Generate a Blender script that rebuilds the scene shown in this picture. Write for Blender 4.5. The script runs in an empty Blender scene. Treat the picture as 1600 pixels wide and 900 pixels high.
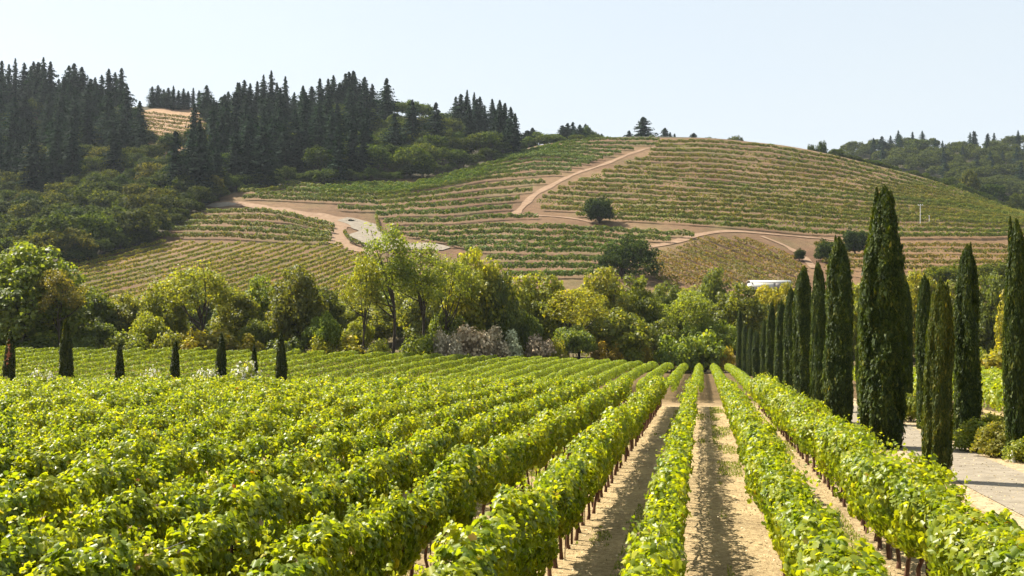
import bpy, math, random
import numpy as np
from mathutils import Vector
R = math.radians
SC = bpy.context.scene
COL = SC.collection

# ------------------------------------------------------------------ camera, light, exposure
F, CX, HZ, ZC = 1600.0, 800.0, 500.0, 4.8
cam = bpy.data.cameras.new('camera'); camo = bpy.data.objects.new('camera', cam); COL.objects.link(camo)
cam.sensor_width = 36; cam.lens = 36; cam.shift_y = 50 / 1600
cam.clip_start = 0.5; cam.clip_end = 9000
camo.location = (0, 0, ZC); camo.rotation_euler = (R(90), 0, 0)
SC.camera = camo

SUN_EL, SUN_AZ = 53.0, 297.0            # azimuth from +Y towards +X: the sun stands ahead of the camera and to its side
w = bpy.data.worlds.new('World'); SC.world = w; w.use_nodes = True
nt = w.node_tree; bg = nt.nodes['Background']
sky = nt.nodes.new('ShaderNodeTexSky'); sky.sky_type = 'NISHITA'; sky.sun_disc = False
sky.sun_elevation = R(SUN_EL); sky.sun_rotation = R(SUN_AZ)
sky.air_density = 0.7; sky.dust_density = 4.0; sky.ozone_density = 0.5; sky.altitude = 200
tcw = nt.nodes.new('ShaderNodeTexCoord'); sx = nt.nodes.new('ShaderNodeSeparateXYZ'); nt.links.new(tcw.outputs['Generated'], sx.inputs[0])
vr = nt.nodes.new('ShaderNodeValToRGB'); vr.color_ramp.elements[0].color = (.98, 1.02, 1.02, 1); vr.color_ramp.elements[1].color = (.80, .91, .97, 1); vr.color_ramp.elements[1].position = .42
nt.links.new(sx.outputs[2], vr.inputs[0])
wn = nt.nodes.new('ShaderNodeTexNoise'); wn.inputs['Scale'].default_value = 2.2; wn.inputs['Detail'].default_value = 4; wn.inputs['Distortion'].default_value = .4
wm = nt.nodes.new('ShaderNodeMapping'); wm.inputs['Scale'].default_value = (1, 1, 4); nt.links.new(tcw.outputs['Generated'], wm.inputs[0]); nt.links.new(wm.outputs[0], wn.inputs['Vector'])
wr = nt.nodes.new('ShaderNodeMapRange'); wr.inputs[3].default_value = .72; wr.inputs[4].default_value = .96; nt.links.new(wn.outputs[0], wr.inputs[0])
vs = nt.nodes.new('ShaderNodeVectorMath'); vs.operation = 'SCALE'; vs.inputs[3].default_value = 2.85; nt.links.new(vr.outputs[0], vs.inputs[0])
veil = nt.nodes.new('ShaderNodeMix'); veil.data_type = 'RGBA'            # thin high summer haze over the blue
nt.links.new(wr.outputs[0], veil.inputs[0]); nt.links.new(sky.outputs[0], veil.inputs[6]); nt.links.new(vs.outputs[0], veil.inputs[7])
nt.links.new(veil.outputs[2], bg.inputs[0]); bg.inputs[1].default_value = 0.115
sl = bpy.data.lights.new('sun', 'SUN'); so = bpy.data.objects.new('sun', sl); COL.objects.link(so)
sl.energy = 5.0; sl.angle = R(0.5); sl.color = (1.0, 0.93, 0.80)
sd = Vector((math.sin(R(SUN_AZ)) * math.cos(R(SUN_EL)), math.cos(R(SUN_AZ)) * math.cos(R(SUN_EL)), math.sin(R(SUN_EL))))
so.rotation_euler = sd.to_track_quat('Z', 'Y').to_euler()
SC.view_settings.view_transform = 'Standard'; SC.view_settings.look = 'None'
SC.view_settings.exposure = 1.5; SC.view_settings.gamma = 1.0
SC.view_settings.use_curve_mapping = False
cy = SC.cycles
cy.max_bounces = 6; cy.diffuse_bounces = 2; cy.glossy_bounces = 2; cy.transmission_bounces = 4
cy.transparent_max_bounces = 8; cy.volume_bounces = 0; cy.sample_clamp_indirect = 4
cy.caustics_reflective = False; cy.caustics_refractive = False

# ------------------------------------------------------------------ helpers
def ordw(n):
    a = ['', 'first', 'second', 'third', 'fourth', 'fifth', 'sixth', 'seventh', 'eighth', 'ninth', 'tenth', 'eleventh', 'twelfth',
         'thirteenth', 'fourteenth', 'fifteenth', 'sixteenth', 'seventeenth', 'eighteenth', 'nineteenth']
    if n < 20: return a[n]
    if n >= 100: return 'hundredth' if n == 100 else 'hundred-and-' + ordw(n - 100)
    t = ['', '', 'twent', 'thirt', 'fort', 'fift', 'sixt', 'sevent', 'eight', 'ninet'][n // 10]
    return t + 'ieth' if n % 10 == 0 else t + 'y-' + a[n % 10]

def tag(o, label=None, cat=None, group=None, kind=None):
    if label: o['label'] = label
    if cat: o['category'] = cat
    if group: o['group'] = group
    if kind: o['kind'] = kind
    return o

def link(name, data, parent=None, loc=None):
    o = bpy.data.objects.new(name, data); COL.objects.link(o)
    if parent is not None: o.parent = parent
    if loc is not None: o.location = loc
    return o

def np_mesh(name, V, F_, mat=None, smooth=False):
    """V (n,3), F_ (m,k) or a list of such arrays"""
    Fs = F_ if isinstance(F_, list) else [F_]
    me = bpy.data.meshes.new(name)
    V = np.asarray(V, np.float32)
    me.vertices.add(len(V)); me.vertices.foreach_set('co', V.ravel())
    loops = np.concatenate([f.ravel() for f in Fs]).astype(np.int32)
    tot = np.concatenate([np.full(len(f), f.shape[1], np.int32) for f in Fs])
    st = np.concatenate([[0], np.cumsum(tot)[:-1]]).astype(np.int32)
    me.loops.add(len(loops)); me.loops.foreach_set('vertex_index', loops)
    me.polygons.add(len(tot)); me.polygons.foreach_set('loop_start', st); me.polygons.foreach_set('loop_total', tot)
    if smooth: me.polygons.foreach_set('use_smooth', np.ones(len(tot), bool))
    me.update(calc_edges=True)
    if mat: me.materials.append(mat)
    return me

def hash2(i, j, s):
    n = np.sin(i * 127.1 + j * 311.7 + s * 74.7) * 43758.5453
    return n - np.floor(n)
def vnoise(x, y, s=0):
    x = np.asarray(x, float); y = np.asarray(y, float) + 0 * x
    i, j = np.floor(x), np.floor(y); u, v = x - i, y - j
    u = u * u * (3 - 2 * u); v = v * v * (3 - 2 * v)
    a = hash2(i, j, s) * (1 - u) + hash2(i + 1, j, s) * u
    b = hash2(i, j + 1, s) * (1 - u) + hash2(i + 1, j + 1, s) * u
    return (a * (1 - v) + b * v) * 2 - 1

def unit(a): return a / np.maximum(np.linalg.norm(a, axis=1, keepdims=True), 1e-9)

# leaf templates: x right, y tip, z normal
def _half(pts, fold):
    L = [(0, pts[0][1], 0)] + [(x, y, -fold * x) for x, y in pts[1:-1]] + [(0, pts[-1][1], 0)]
    return L
def make_template(pts, fold):
    k = len(pts)
    v = [(0, pts[0][1], 0), (0, pts[-1][1], -0.12)]
    for x, y in pts[1:-1]: v.append((x, y, -fold * x - 0.1 * y))
    for x, y in pts[1:-1]: v.append((-x, y, -fold * x - 0.1 * y))
    m = k - 2
    f1 = [0] + [2 + i for i in range(m)] + [1]
    f2 = [1] + [2 + m + i for i in reversed(range(m))] + [0]
    v = np.array(v, float); v[:, 1] -= 0.5
    return v, np.array([f1, f2])
T_LEAF = make_template([(0, .10), (.26, -.06), (.50, .14), (.40, .34), (.54, .60), (.27, .66), (0, 1.0)], 0.45)
T_MID = make_template([(0, 0), (.46, .12), (.44, .62), (0, 1.0)], 0.4)
T_QUAD = (np.array([(-.5, -.5, 0), (.5, -.5, 0), (.5, .5, 0), (-.5, .5, 0)], float) * [.8, 1, 1], np.array([[0, 1, 2, 3]]))
T_KITE = (np.array([(0, -.5, 0), (.42, -.05, .06), (0, .5, -.08), (-.42, -.05, .06)], float), np.array([[0, 1, 2, 3]]))

def leaves(P, N, S, tmpl, rng, tip=(0, 0, -1), tipr=0.6, aspect=1.0):
    n = len(P)
    N = unit(N)
    U = np.asarray(tip, float) + rng.normal(0, tipr, (n, 3))
    U = unit(U - N * np.sum(U * N, 1, keepdims=True)); Rr = np.cross(U, N)
    tv, tf = tmpl
    S = np.broadcast_to(np.asarray(S, float), (n,))[:, None, None]
    V = P[:, None, :] + S * (tv[None, :, 0:1] * aspect * Rr[:, None, :] + tv[None, :, 1:2] * U[:, None, :] + tv[None, :, 2:3] * N[:, None, :])
    k = len(tv)
    Fc = (tf[None] + (np.arange(n) * k)[:, None, None]).reshape(-1, tf.shape[1])
    return V.reshape(-1, 3), Fc

def join(parts):
    Vs, Fs, off = [], [], 0
    for V, F_ in parts:
        Vs.append(V); 
        for f in (F_ if isinstance(F_, list) else [F_]): Fs.append(f + off)
        off += len(V)
    return np.concatenate(Vs), Fs

def tube(pts, rad, sides=6, cap=True):
    pts = np.asarray(pts, float); rad = np.broadcast_to(np.asarray(rad, float), (len(pts),))
    t = np.gradient(pts, axis=0); t = unit(t)
    ref = np.array([0.31, 0.95, 0.05]) if abs(t[0][2]) > .5 else np.array([0.1, 0.05, 1.])
    a = unit(np.cross(t, ref)); b = np.cross(t, a)
    ang = np.arange(sides) * 2 * math.pi / sides
    V = pts[:, None] + rad[:, None, None] * (np.cos(ang)[None, :, None] * a[:, None] + np.sin(ang)[None, :, None] * b[:, None])
    n = len(pts); V = V.reshape(-1, 3)
    i = np.arange(n - 1)[:, None] * sides; j = np.arange(sides)[None]; j2 = (j + 1) % sides
    Fq = np.stack([i + j, i + j2, i + sides + j2, i + sides + j], -1).reshape(-1, 4)
    return V, Fq

def box_vf(c, s, rz=0):
    x, y, z = s[0] / 2, s[1] / 2, s[2] / 2
    v = np.array([(a, b, d) for d in (-z, z) for b in (-y, y) for a in (-x, x)])
    ca, sa = math.cos(rz), math.sin(rz)
    v = np.stack([v[:, 0] * ca - v[:, 1] * sa, v[:, 0] * sa + v[:, 1] * ca, v[:, 2]], 1) + np.array(c)
    return v, np.array([(0, 2, 3, 1), (4, 5, 7, 6), (0, 1, 5, 4), (2, 6, 7, 3), (0, 4, 6, 2), (1, 3, 7, 5)])

# ------------------------------------------------------------------ materials
def new_mat(name):
    m = bpy.data.materials.new(name); m.use_nodes = True
    return m, m.node_tree, m.node_tree.nodes['Principled BSDF'], m.node_tree.nodes['Material Output']
def ramp(nt, stops, interp='LINEAR'):
    r = nt.nodes.new('ShaderNodeValToRGB'); r.color_ramp.interpolation = interp
    e = r.color_ramp.elements
    e[0].position, e[0].color = stops[0][0], (*stops[0][1], 1)
    e[1].position, e[1].color = stops[-1][0], (*stops[-1][1], 1)
    for p, c in stops[1:-1]:
        x = e.new(p); x.color = (*c, 1)
    return r
def mulnode(nt, a, b, fac=1.0):
    m = nt.nodes.new('ShaderNodeMix'); m.data_type = 'RGBA'; m.blend_type = 'MULTIPLY'; m.inputs[0].default_value = fac
    nt.links.new(a, m.inputs[6])
    if hasattr(b, 'is_linked') or hasattr(b, 'links'): nt.links.new(b, m.inputs[7])
    else: m.inputs[7].default_value = (*b, 1)
    return m.outputs[2]
def noise(nt, scale, detail=3, coord='Object', rough=0.55):
    tc = nt.nodes.new('ShaderNodeTexCoord'); n = nt.nodes.new('ShaderNodeTexNoise')
    n.inputs['Scale'].default_value = scale; n.inputs['Detail'].default_value = detail; n.inputs['Roughness'].default_value = rough
    nt.links.new(tc.outputs[coord], n.inputs['Vector']); return n

def leaf_mat(name, stops, trans_mul=(1.6, 1.8, 0.6), trans=0.35, rough=0.5, spec=0.35, objcol=False, patch=None):
    m, nt, p, out = new_mat(name)
    g = nt.nodes.new('ShaderNodeNewGeometry')
    r = ramp(nt, stops); nt.links.new(g.outputs['Random Per Island'], r.inputs[0])
    c = r.outputs[0]
    if objcol:
        oi = nt.nodes.new('ShaderNodeObjectInfo'); c = mulnode(nt, c, oi.outputs['Color'])
    if patch:                                  # whole branches turning yellow or staying green
        n = noise(nt, patch[0], 2)
        r2 = ramp(nt, [(0.38, patch[1]), (0.62, patch[2])]); nt.links.new(n.outputs[0], r2.inputs[0])
        c = mulnode(nt, c, r2.outputs[0])
    p.inputs['Roughness'].default_value = rough; p.inputs['Specular IOR Level'].default_value = spec
    nt.links.new(c, p.inputs['Base Color'])
    t = nt.nodes.new('ShaderNodeBsdfTranslucent'); nt.links.new(mulnode(nt, c, trans_mul), t.inputs[0])
    mx = nt.nodes.new('ShaderNodeMixShader'); mx.inputs[0].default_value = trans
    nt.links.new(p.outputs[0], mx.inputs[1]); nt.links.new(t.outputs[0], mx.inputs[2]); nt.links.new(mx.outputs[0], out.inputs[0])
    return m

def solid_mat(name, c1, c2, scale=6, rough=0.8, bump=0.3, detail=4, stretch=None, bscale=None):
    m, nt, p, out = new_mat(name)
    n = noise(nt, scale, detail)
    if stretch:
        mp = nt.nodes.new('ShaderNodeMapping'); mp.inputs['Scale'].default_value = stretch
        l = n.inputs['Vector'].links[0]; src = l.from_socket; nt.links.new(src, mp.inputs[0]); nt.links.new(mp.outputs[0], n.inputs['Vector'])
    r = ramp(nt, [(0.3, c1), (0.7, c2)]); nt.links.new(n.outputs[0], r.inputs[0]); nt.links.new(r.outputs[0], p.inputs['Base Color'])
    p.inputs['Roughness'].default_value = rough; p.inputs['Specular IOR Level'].default_value = 0.25
    if bump:
        b = nt.nodes.new('ShaderNodeBump'); b.inputs['Strength'].default_value = bump; b.inputs['Distance'].default_value = 0.05
        nt.links.new(n.outputs[0], b.inputs['Height']); nt.links.new(b.outputs[0], p.inputs['Normal'])
    return m

M = {}
M['vine'] = leaf_mat('vine_leaf', [(0, (.11, .145, .008)), (.35, (.175, .21, .012)), (.85, (.24, .268, .018)), (.985, (.30, .30, .03)), (.996, (.35, .29, .04)), (.998, (.28, .12, .02)), (1, (.16, .05, .02))],
                     (2.15, 2.0, .5), .48, .42, .42, patch=(1.1, (.68, .80, .9), (1.18, 1.13, .9)))
M['vine_far'] = leaf_mat('vine_leaf_far', [(0, (.105, .155, .01)), (.6, (.165, .215, .012)), (1, (.22, .25, .02))], (2.1, 1.9, .45), .42, .5, .3)
M['vine_hill'] = leaf_mat('vine_leaf_hill', [(0, (.045, .062, .008)), (.45, (.085, .105, .012)), (.8, (.14, .14, .02)), (1, (.22, .17, .035))], (2.0, 1.7, .6), .32, .6, .2, objcol=True)
M['leaf'] = leaf_mat('tree_leaf', [(0, (.08, .098, .018)), (.5, (.13, .15, .028)), (.9, (.18, .19, .036)), (1, (.25, .22, .04))], (2.1, 2.0, .6), .46, .5, .3, objcol=True, patch=(.35, (.88, .9, .95), (1.14, 1.08, .9)))
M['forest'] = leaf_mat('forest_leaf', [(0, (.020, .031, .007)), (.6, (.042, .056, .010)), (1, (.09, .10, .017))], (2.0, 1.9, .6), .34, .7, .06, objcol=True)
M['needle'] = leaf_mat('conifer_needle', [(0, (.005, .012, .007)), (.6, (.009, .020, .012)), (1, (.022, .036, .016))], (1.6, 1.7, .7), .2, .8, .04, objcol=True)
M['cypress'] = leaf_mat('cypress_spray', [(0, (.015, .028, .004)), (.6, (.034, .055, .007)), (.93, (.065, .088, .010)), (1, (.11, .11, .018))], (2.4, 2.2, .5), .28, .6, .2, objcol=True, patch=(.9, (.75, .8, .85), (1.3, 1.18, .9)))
M['dry'] = leaf_mat('dry_grey_leaf', [(0, (.25, .225, .14)), (.6, (.39, .36, .24)), (1, (.48, .45, .33))], (1, 1, 1), .2, .7, .1, objcol=True)
M['flower'] = leaf_mat('white_petal', [(0, (.6, .6, .5)), (1, (.85, .83, .78))], (1, 1, 1), .3, .5, .3)
M['litter'] = leaf_mat('straw_litter', [(0, (.16, .11, .05)), (.5, (.36, .28, .14)), (1, (.62, .52, .32))], (1, 1, 1), .15, .7, .2)
M['grass'] = leaf_mat('grass_blade', [(0, (.10, .16, .02)), (.6, (.22, .26, .04)), (1, (.42, .38, .12))], (1.4, 1.4, .6), .35, .6, .2)
M['deadleaf'] = leaf_mat('dead_needle', [(0, (.10, .03, .012)), (1, (.26, .10, .04))], (1, 1, 1), .1)
M['bark'] = solid_mat('tree_bark', (.025, .018, .013), (.07, .055, .04), 4, .9, .6, stretch=(1, 1, .25))
M['vinebark'] = solid_mat('vine_bark', (.05, .022, .014), (.17, .09, .055), 14, .9, .8, stretch=(1, 1, .2))
M['rust'] = solid_mat('rusty_steel', (.04, .016, .01), (.10, .045, .025), 20, .7, .3)
M['wire'] = solid_mat('trellis_wire', (.25, .24, .23), (.4, .39, .37), 20, .4, 0)
M['white'] = solid_mat('white_paint', (.7, .7, .67), (.82, .82, .8), 8, .5, .1)
M['greywall'] = solid_mat('grey_metal_sheet', (.36, .36, .34), (.5, .49, .46), 3, .5, .1)
M['pole'] = solid_mat('pale_pole', (.5, .48, .45), (.65, .63, .6), 4, .7, .1)
M['wood_roof'] = solid_mat('grey_shingle', (.22, .2, .19), (.34, .32, .3), 5, .9, .3)

def ground_mat():
    m, nt, p, out = new_mat('earth')
    at = nt.nodes.new('ShaderNodeAttribute'); at.attribute_name = 'soil'
    n1 = noise(nt, .35, 5, rough=.65); n2 = noise(nt, 6, 6, rough=.7); n3 = noise(nt, 45, 4, rough=.7)
    r1 = ramp(nt, [(.32, (.72, .70, .66)), (.68, (1.15, 1.12, 1.05))]); nt.links.new(n1.outputs[0], r1.inputs[0])
    r2 = ramp(nt, [(.35, (.66, .62, .56)), (.55, (1.0, 1.0, 1.0)), (.72, (1.25, 1.25, 1.2))]); nt.links.new(n2.outputs[0], r2.inputs[0])
    r3 = ramp(nt, [(.38, (.7, .68, .64)), (.62, (1.2, 1.2, 1.16))]); nt.links.new(n3.outputs[0], r3.inputs[0])
    c = mulnode(nt, at.outputs['Color'], r1.outputs[0]); c = mulnode(nt, c, r2.outputs[0]); c = mulnode(nt, c, r3.outputs[0], .8)
    nt.links.new(c, p.inputs['Base Color']); p.inputs['Roughness'].default_value = .95; p.inputs['Specular IOR Level'].default_value = .15
    a = nt.nodes.new('ShaderNodeMath'); a.operation = 'MULTIPLY_ADD'; a.inputs[1].default_value = 2.0
    nt.links.new(n2.outputs[0], a.inputs[0]); nt.links.new(n3.outputs[0], a.inputs[2])
    b = nt.nodes.new('ShaderNodeBump'); b.inputs['Strength'].default_value = .9; b.inputs['Distance'].default_value = .05
    nt.links.new(a.outputs[0], b.inputs['Height']); nt.links.new(b.outputs[0], p.inputs['Normal'])
    return m
M['ground'] = ground_mat()

# ------------------------------------------------------------------ terrain
def pchip(x, y, xi):
    """monotone cubic along axis 0; y (n,...)"""
    x = np.asarray(x, float); y = np.asarray(y, float)
    sh = (-1,) + (1,) * (y.ndim - 1)
    h = np.diff(x).reshape(sh); d = np.diff(y, axis=0) / h
    m = np.zeros_like(y); m[0] = d[0]; m[-1] = d[-1]
    w1 = 2 * h[1:] + h[:-1]; w2 = h[1:] + 2 * h[:-1]
    same = d[1:] * d[:-1] > 0
    with np.errstate(divide='ignore', invalid='ignore'):
        hm = (w1 + w2) / (w1 / d[:-1] + w2 / d[1:])
    m[1:-1] = np.where(same, hm, 0)
    k = np.clip(np.searchsorted(x, xi) - 1, 0, len(x) - 2)
    hh = (x[k + 1] - x[k]); t = (xi - x[k]) / hh
    hh = hh.reshape(sh); t = t.reshape(sh)
    return ((2 * t**3 - 3 * t**2 + 1) * y[k] + (t**3 - 2 * t**2 + t) * hh * m[k] + (-2 * t**3 + 3 * t**2) * y[k + 1] + (t**3 - t**2) * hh * m[k + 1])

# distance, apparent height of the ground (in 1600x900 photo units, turned into metres below)
NY = [84, 94, 108, 122, 136, 150, 180, 235]
near_cols = {0: [631, 620, 596, 574, 559, 556, 552, 545], 500: [631, 621, 600, 582, 567, 562, 556, 546], 700: [631, 621, 603, 588, 576, 570, 562, 548],
             900: [632, 621, 606, 594, 585, 579, 572, 552], 1100: [633, 622, 609, 601, 594, 589, 582, 560], 1600: [633, 622, 609, 602, 595, 590, 583, 560]}
def field_end(px): return np.interp(px, [0, 500, 700, 900, 1100, 1600], [134, 138, 147, 161, 177.5, 178])
hill_cols = {
 -300: [(280, 485), (340, 425), (400, 375), (460, 320), (520, 270), (580, 222), (640, 180), (700, 178), (800, 235), (1000, 330)],
 0: [(280, 480), (340, 420), (400, 370), (460, 315), (520, 262), (580, 210), (640, 168), (700, 175), (800, 235), (1000, 330)],
 100: [(280, 470), (340, 408), (400, 365), (460, 315), (520, 262), (580, 210), (640, 170), (700, 178), (800, 235), (1000, 330)],
 200: [(300, 455), (335, 410), (372, 376), (430, 325), (500, 275), (560, 225), (620, 183), (680, 172), (780, 235), (1000, 330)],
 300: [(300, 452), (340, 400), (375, 368), (405, 340), (440, 312), (500, 270), (560, 225), (620, 185), (680, 170), (780, 215), (1000, 330)],
 400: [(300, 455), (345, 400), (385, 358), (425, 318), (455, 298), (482, 286), (540, 250), (610, 210), (680, 188), (760, 230), (1000, 330)],
 500: [(300, 455), (345, 402), (385, 360), (420, 325), (450, 302), (482, 286), (540, 250), (610, 205), (680, 180), (760, 230), (1000, 330)],
 600: [(300, 455), (345, 404), (375, 377), (405, 347), (440, 316), (485, 285), (520, 264), (600, 218), (690, 182), (780, 230), (1000, 330)],
 700: [(300, 455), (345, 405), (385, 370), (430, 330), (485, 288), (530, 264), (600, 238), (700, 198), (790, 230), (1000, 330)],
 800: [(300, 450), (345, 400), (390, 362), (450, 318), (510, 275), (560, 248), (585, 238), (630, 240), (700, 230), (760, 222), (1000, 300)],
 850: [(300, 450), (345, 400), (400, 353), (460, 307), (520, 264), (565, 236), (595, 227), (640, 233), (700, 232), (760, 232), (1000, 300)],
 900: [(300, 448), (345, 400), (400, 352), (460, 305), (520, 262), (570, 231), (605, 219), (650, 222), (720, 238), (1000, 290)],
 1000: [(300, 448), (345, 400), (400, 350), (460, 302), (520, 260), (570, 230), (610, 215), (655, 219), (720, 240), (1000, 285)],
 1100: [(300, 450), (345, 402), (400, 353), (460, 304), (520, 262), (570, 232), (608, 217), (655, 222), (720, 245), (1000, 290)],
 1200: [(300, 450), (345, 403), (400, 357), (460, 309), (520, 267), (570, 238), (605, 224), (655, 233), (720, 260), (1000, 290)],
 1300: [(300, 452), (345, 408), (400, 367), (460, 322), (520, 283), (570, 254), (602, 241), (655, 255), (720, 290), (900, 300), (1050, 262), (1150, 247), (1300, 275)],
 1400: [(300, 455), (345, 415), (400, 380), (460, 341), (520, 303), (565, 278), (595, 268), (650, 285), (720, 315), (900, 290), (1050, 250), (1150, 236), (1300, 262)],
 1500: [(300, 460), (345, 425), (400, 393), (460, 356), (520, 322), (560, 303), (590, 296), (650, 318), (720, 335), (900, 288), (1050, 250), (1150, 237), (1300, 265)],
 1600: [(300, 465), (345, 435), (400, 409), (460, 377), (520, 348), (560, 335), (590, 331), (650, 350), (720, 352), (900, 300), (1050, 254), (1150, 238), (1300, 265)],
 1900: [(300, 470), (345, 450), (400, 430), (460, 405), (520, 385), (590, 370), (650, 375), (720, 365), (900, 305), (1050, 262), (1150, 247), (1300, 265)]}
YS = np.concatenate([[76, 80, 84, 88, 92, 96], np.arange(100, 260, 5), np.arange(260, 760, 3.0), np.arange(760, 1300, 15.), np.arange(1300, 2501, 100.)])
PXS = np.concatenate([np.arange(-700, -100, 40), np.arange(-100, 1750, 6), np.arange(1750, 2301, 40)]).astype(float)
near_px = sorted(near_cols)
def near_at(px):
    return [(NY[i], float(np.interp(px, near_px, [near_cols[c][i] for c in near_px]))) for i in range(len(NY))]
cols = sorted(hill_cols); ZC_cols = []
for c in cols:
    tb = [(76, 634.05)] + near_at(c) + hill_cols[c] + [(1500, 330), (2500, 420)]
    yy = np.array([t[0] for t in tb], float); zz = np.array([ZC + (HZ - t[1]) / F * t[0] for t in tb])
    ZC_cols.append(pchip(yy, zz, YS))
ZCOL = np.array(ZC_cols)                                     # (cols, Y)
ZG = pchip(np.array([-900] + cols + [2500], float), np.concatenate([ZCOL[:1], ZCOL, ZCOL[-1:]]), PXS)   # (px, Y)
yfade = np.clip((YS - 270) / 60, 0, 1)
ZG = ZG + yfade[None] * 1.1 * vnoise(((PXS[:, None] - CX) / F * YS[None]) / 38, np.broadcast_to(YS[None] / 38, ZG.shape), 5)

def ground_z(X, Y):
    X = np.asarray(X, float); Y = np.asarray(Y, float)
    c = CX + F * X / np.maximum(Y, 76.0)
    i = np.clip(np.searchsorted(PXS, c) - 1, 0, len(PXS) - 2); j = np.clip(np.searchsorted(YS, Y) - 1, 0, len(YS) - 2)
    u = np.clip((c - PXS[i]) / (PXS[i + 1] - PXS[i]), 0, 1); v = np.clip((Y - YS[j]) / (YS[j + 1] - YS[j]), 0, 1)
    z = (ZG[i, j] * (1 - u) + ZG[i + 1, j] * u) * (1 - v) + (ZG[i, j + 1] * (1 - u) + ZG[i + 1, j + 1] * u) * v
    return np.where(Y < 76, -0.020625 * Y, z)

def hit(px, py, y0=285.0, y1=1200.0):
    """first ground point seen at a photo position beyond y0"""
    Ys = np.arange(y0, y1, 1.5)
    X = (px - CX) / F * Ys
    g = HZ - (ground_z(X, Ys) - ZC) * F / Ys
    gm = np.minimum.accumulate(g)
    k = np.nonzero(gm <= py)[0]
    if len(k) == 0: return None
    k = k[0]
    if k == 0: Y = Ys[0]
    else:
        a, b = gm[k - 1], gm[k]; Y = Ys[k - 1] + (Ys[k] - Ys[k - 1]) * ((a - py) / max(a - b, 1e-6))
    X = (px - CX) / F * Y
    return np.array([X, Y, float(ground_z(X, Y))])

def inpoly(x, y, poly):
    x = np.asarray(x, float); y = np.asarray(y, float); r = np.zeros(x.shape, bool)
    n = len(poly)
    for a in range(n):
        x1, y1 = poly[a]; x2, y2 = poly[(a + 1) % n]
        c = ((y1 > y) != (y2 > y)) & (x < (x2 - x1) * (y - y1) / ((y2 - y1) if y2 != y1 else 1e-9) + x1)
        r ^= c
    return r

ROWS_DX = 297 / 1600.0
def rowx(u, Y): return u + ROWS_DX * Y

YN = np.concatenate([[-60, -30, -10], np.arange(0, 76, 4.0)])
YALL = np.concatenate([YN, YS])
GX = (PXS[:, None] - CX) / F * np.maximum(YALL, 76)[None]; GY = np.broadcast_to(YALL[None], GX.shape)
GZ = ground_z(GX, GY)
V = np.stack([GX, GY, GZ], -1).reshape(-1, 3)
npx, ny = GX.shape
ii, jj = np.meshgrid(np.arange(npx - 1), np.arange(ny - 1), indexing='ij')
Fg = np.stack([ii * ny + jj, (ii + 1) * ny + jj, (ii + 1) * ny + jj + 1, ii * ny + jj + 1], -1).reshape(-1, 4)
gm_ = np_mesh('ground', V, Fg, M['ground'], True)
ppx = CX + F * GX / np.maximum(GY, 76); ppy = HZ - (GZ - ZC) * F / np.maximum(GY, 20)
soil = np.zeros((npx, ny, 3)); soil[:] = (.22, .16, .09)
soil[(GY < 82)] = (.42, .325, .19)
soil[(GY >= 82) & (GY < 90)] = (.26, .19, .11)
soil[(GY >= 90) & (GY < field_end(ppx) + 2)] = (.13, .09, .045)
soil[(GY >= field_end(ppx) + 2) & (GY < 270)] = (.12, .10, .05)
HILLV = [(100, 520), (110, 413), (232, 381), (345, 308), (400, 293), (560, 287), (700, 272), (800, 243), (900, 200), (1300, 200), (1650, 325), (1700, 520)]
hz = GY >= 270
vin = inpoly(ppx, ppy, HILLV) & (GY < 608) & ~((ppx > 1290) & (GY > 598))
soil[hz] = (.055, .05, .028)
nn = vnoise(GX / 25, GY / 25, 9)[..., None] * .5 + .5
soil[hz & vin] = (np.array((.12, .068, .040)) * (1 - nn) + np.array((.19, .125, .075)) * nn)[hz & vin]
gg = np.clip(vnoise(GX / 9, GY / 14, 21) * .9 + .35 * vnoise(GX / 3, GY / 3, 22) + .1, 0, 1)[..., None] * .55
soil[hz & vin] = (soil * (1 - gg) + np.array((.105, .10, .04)) * gg)[hz & vin] * .92      # dry grass between the rows
soil[hz & vin & (ppx > 1330) & (ppy > 368)] = (.17, .105, .058)
PATCH = [(196, 182), (235, 170), (310, 168), (330, 200), (300, 230), (262, 240), (205, 215)]
soil[hz & inpoly(ppx, ppy, PATCH) & (GY < 690)] = (.30, .2, .13)
ca = gm_.color_attributes.new('soil', 'FLOAT_COLOR', 'POINT')
rgba = np.concatenate([soil.reshape(-1, 3), np.ones((npx * ny, 1))], 1).astype(np.float32)
ca.data.foreach_set('color', rgba.ravel())
tag(link('ground', gm_), 'bare tan earth rolling up into steep terraced hills', kind='structure')

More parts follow.
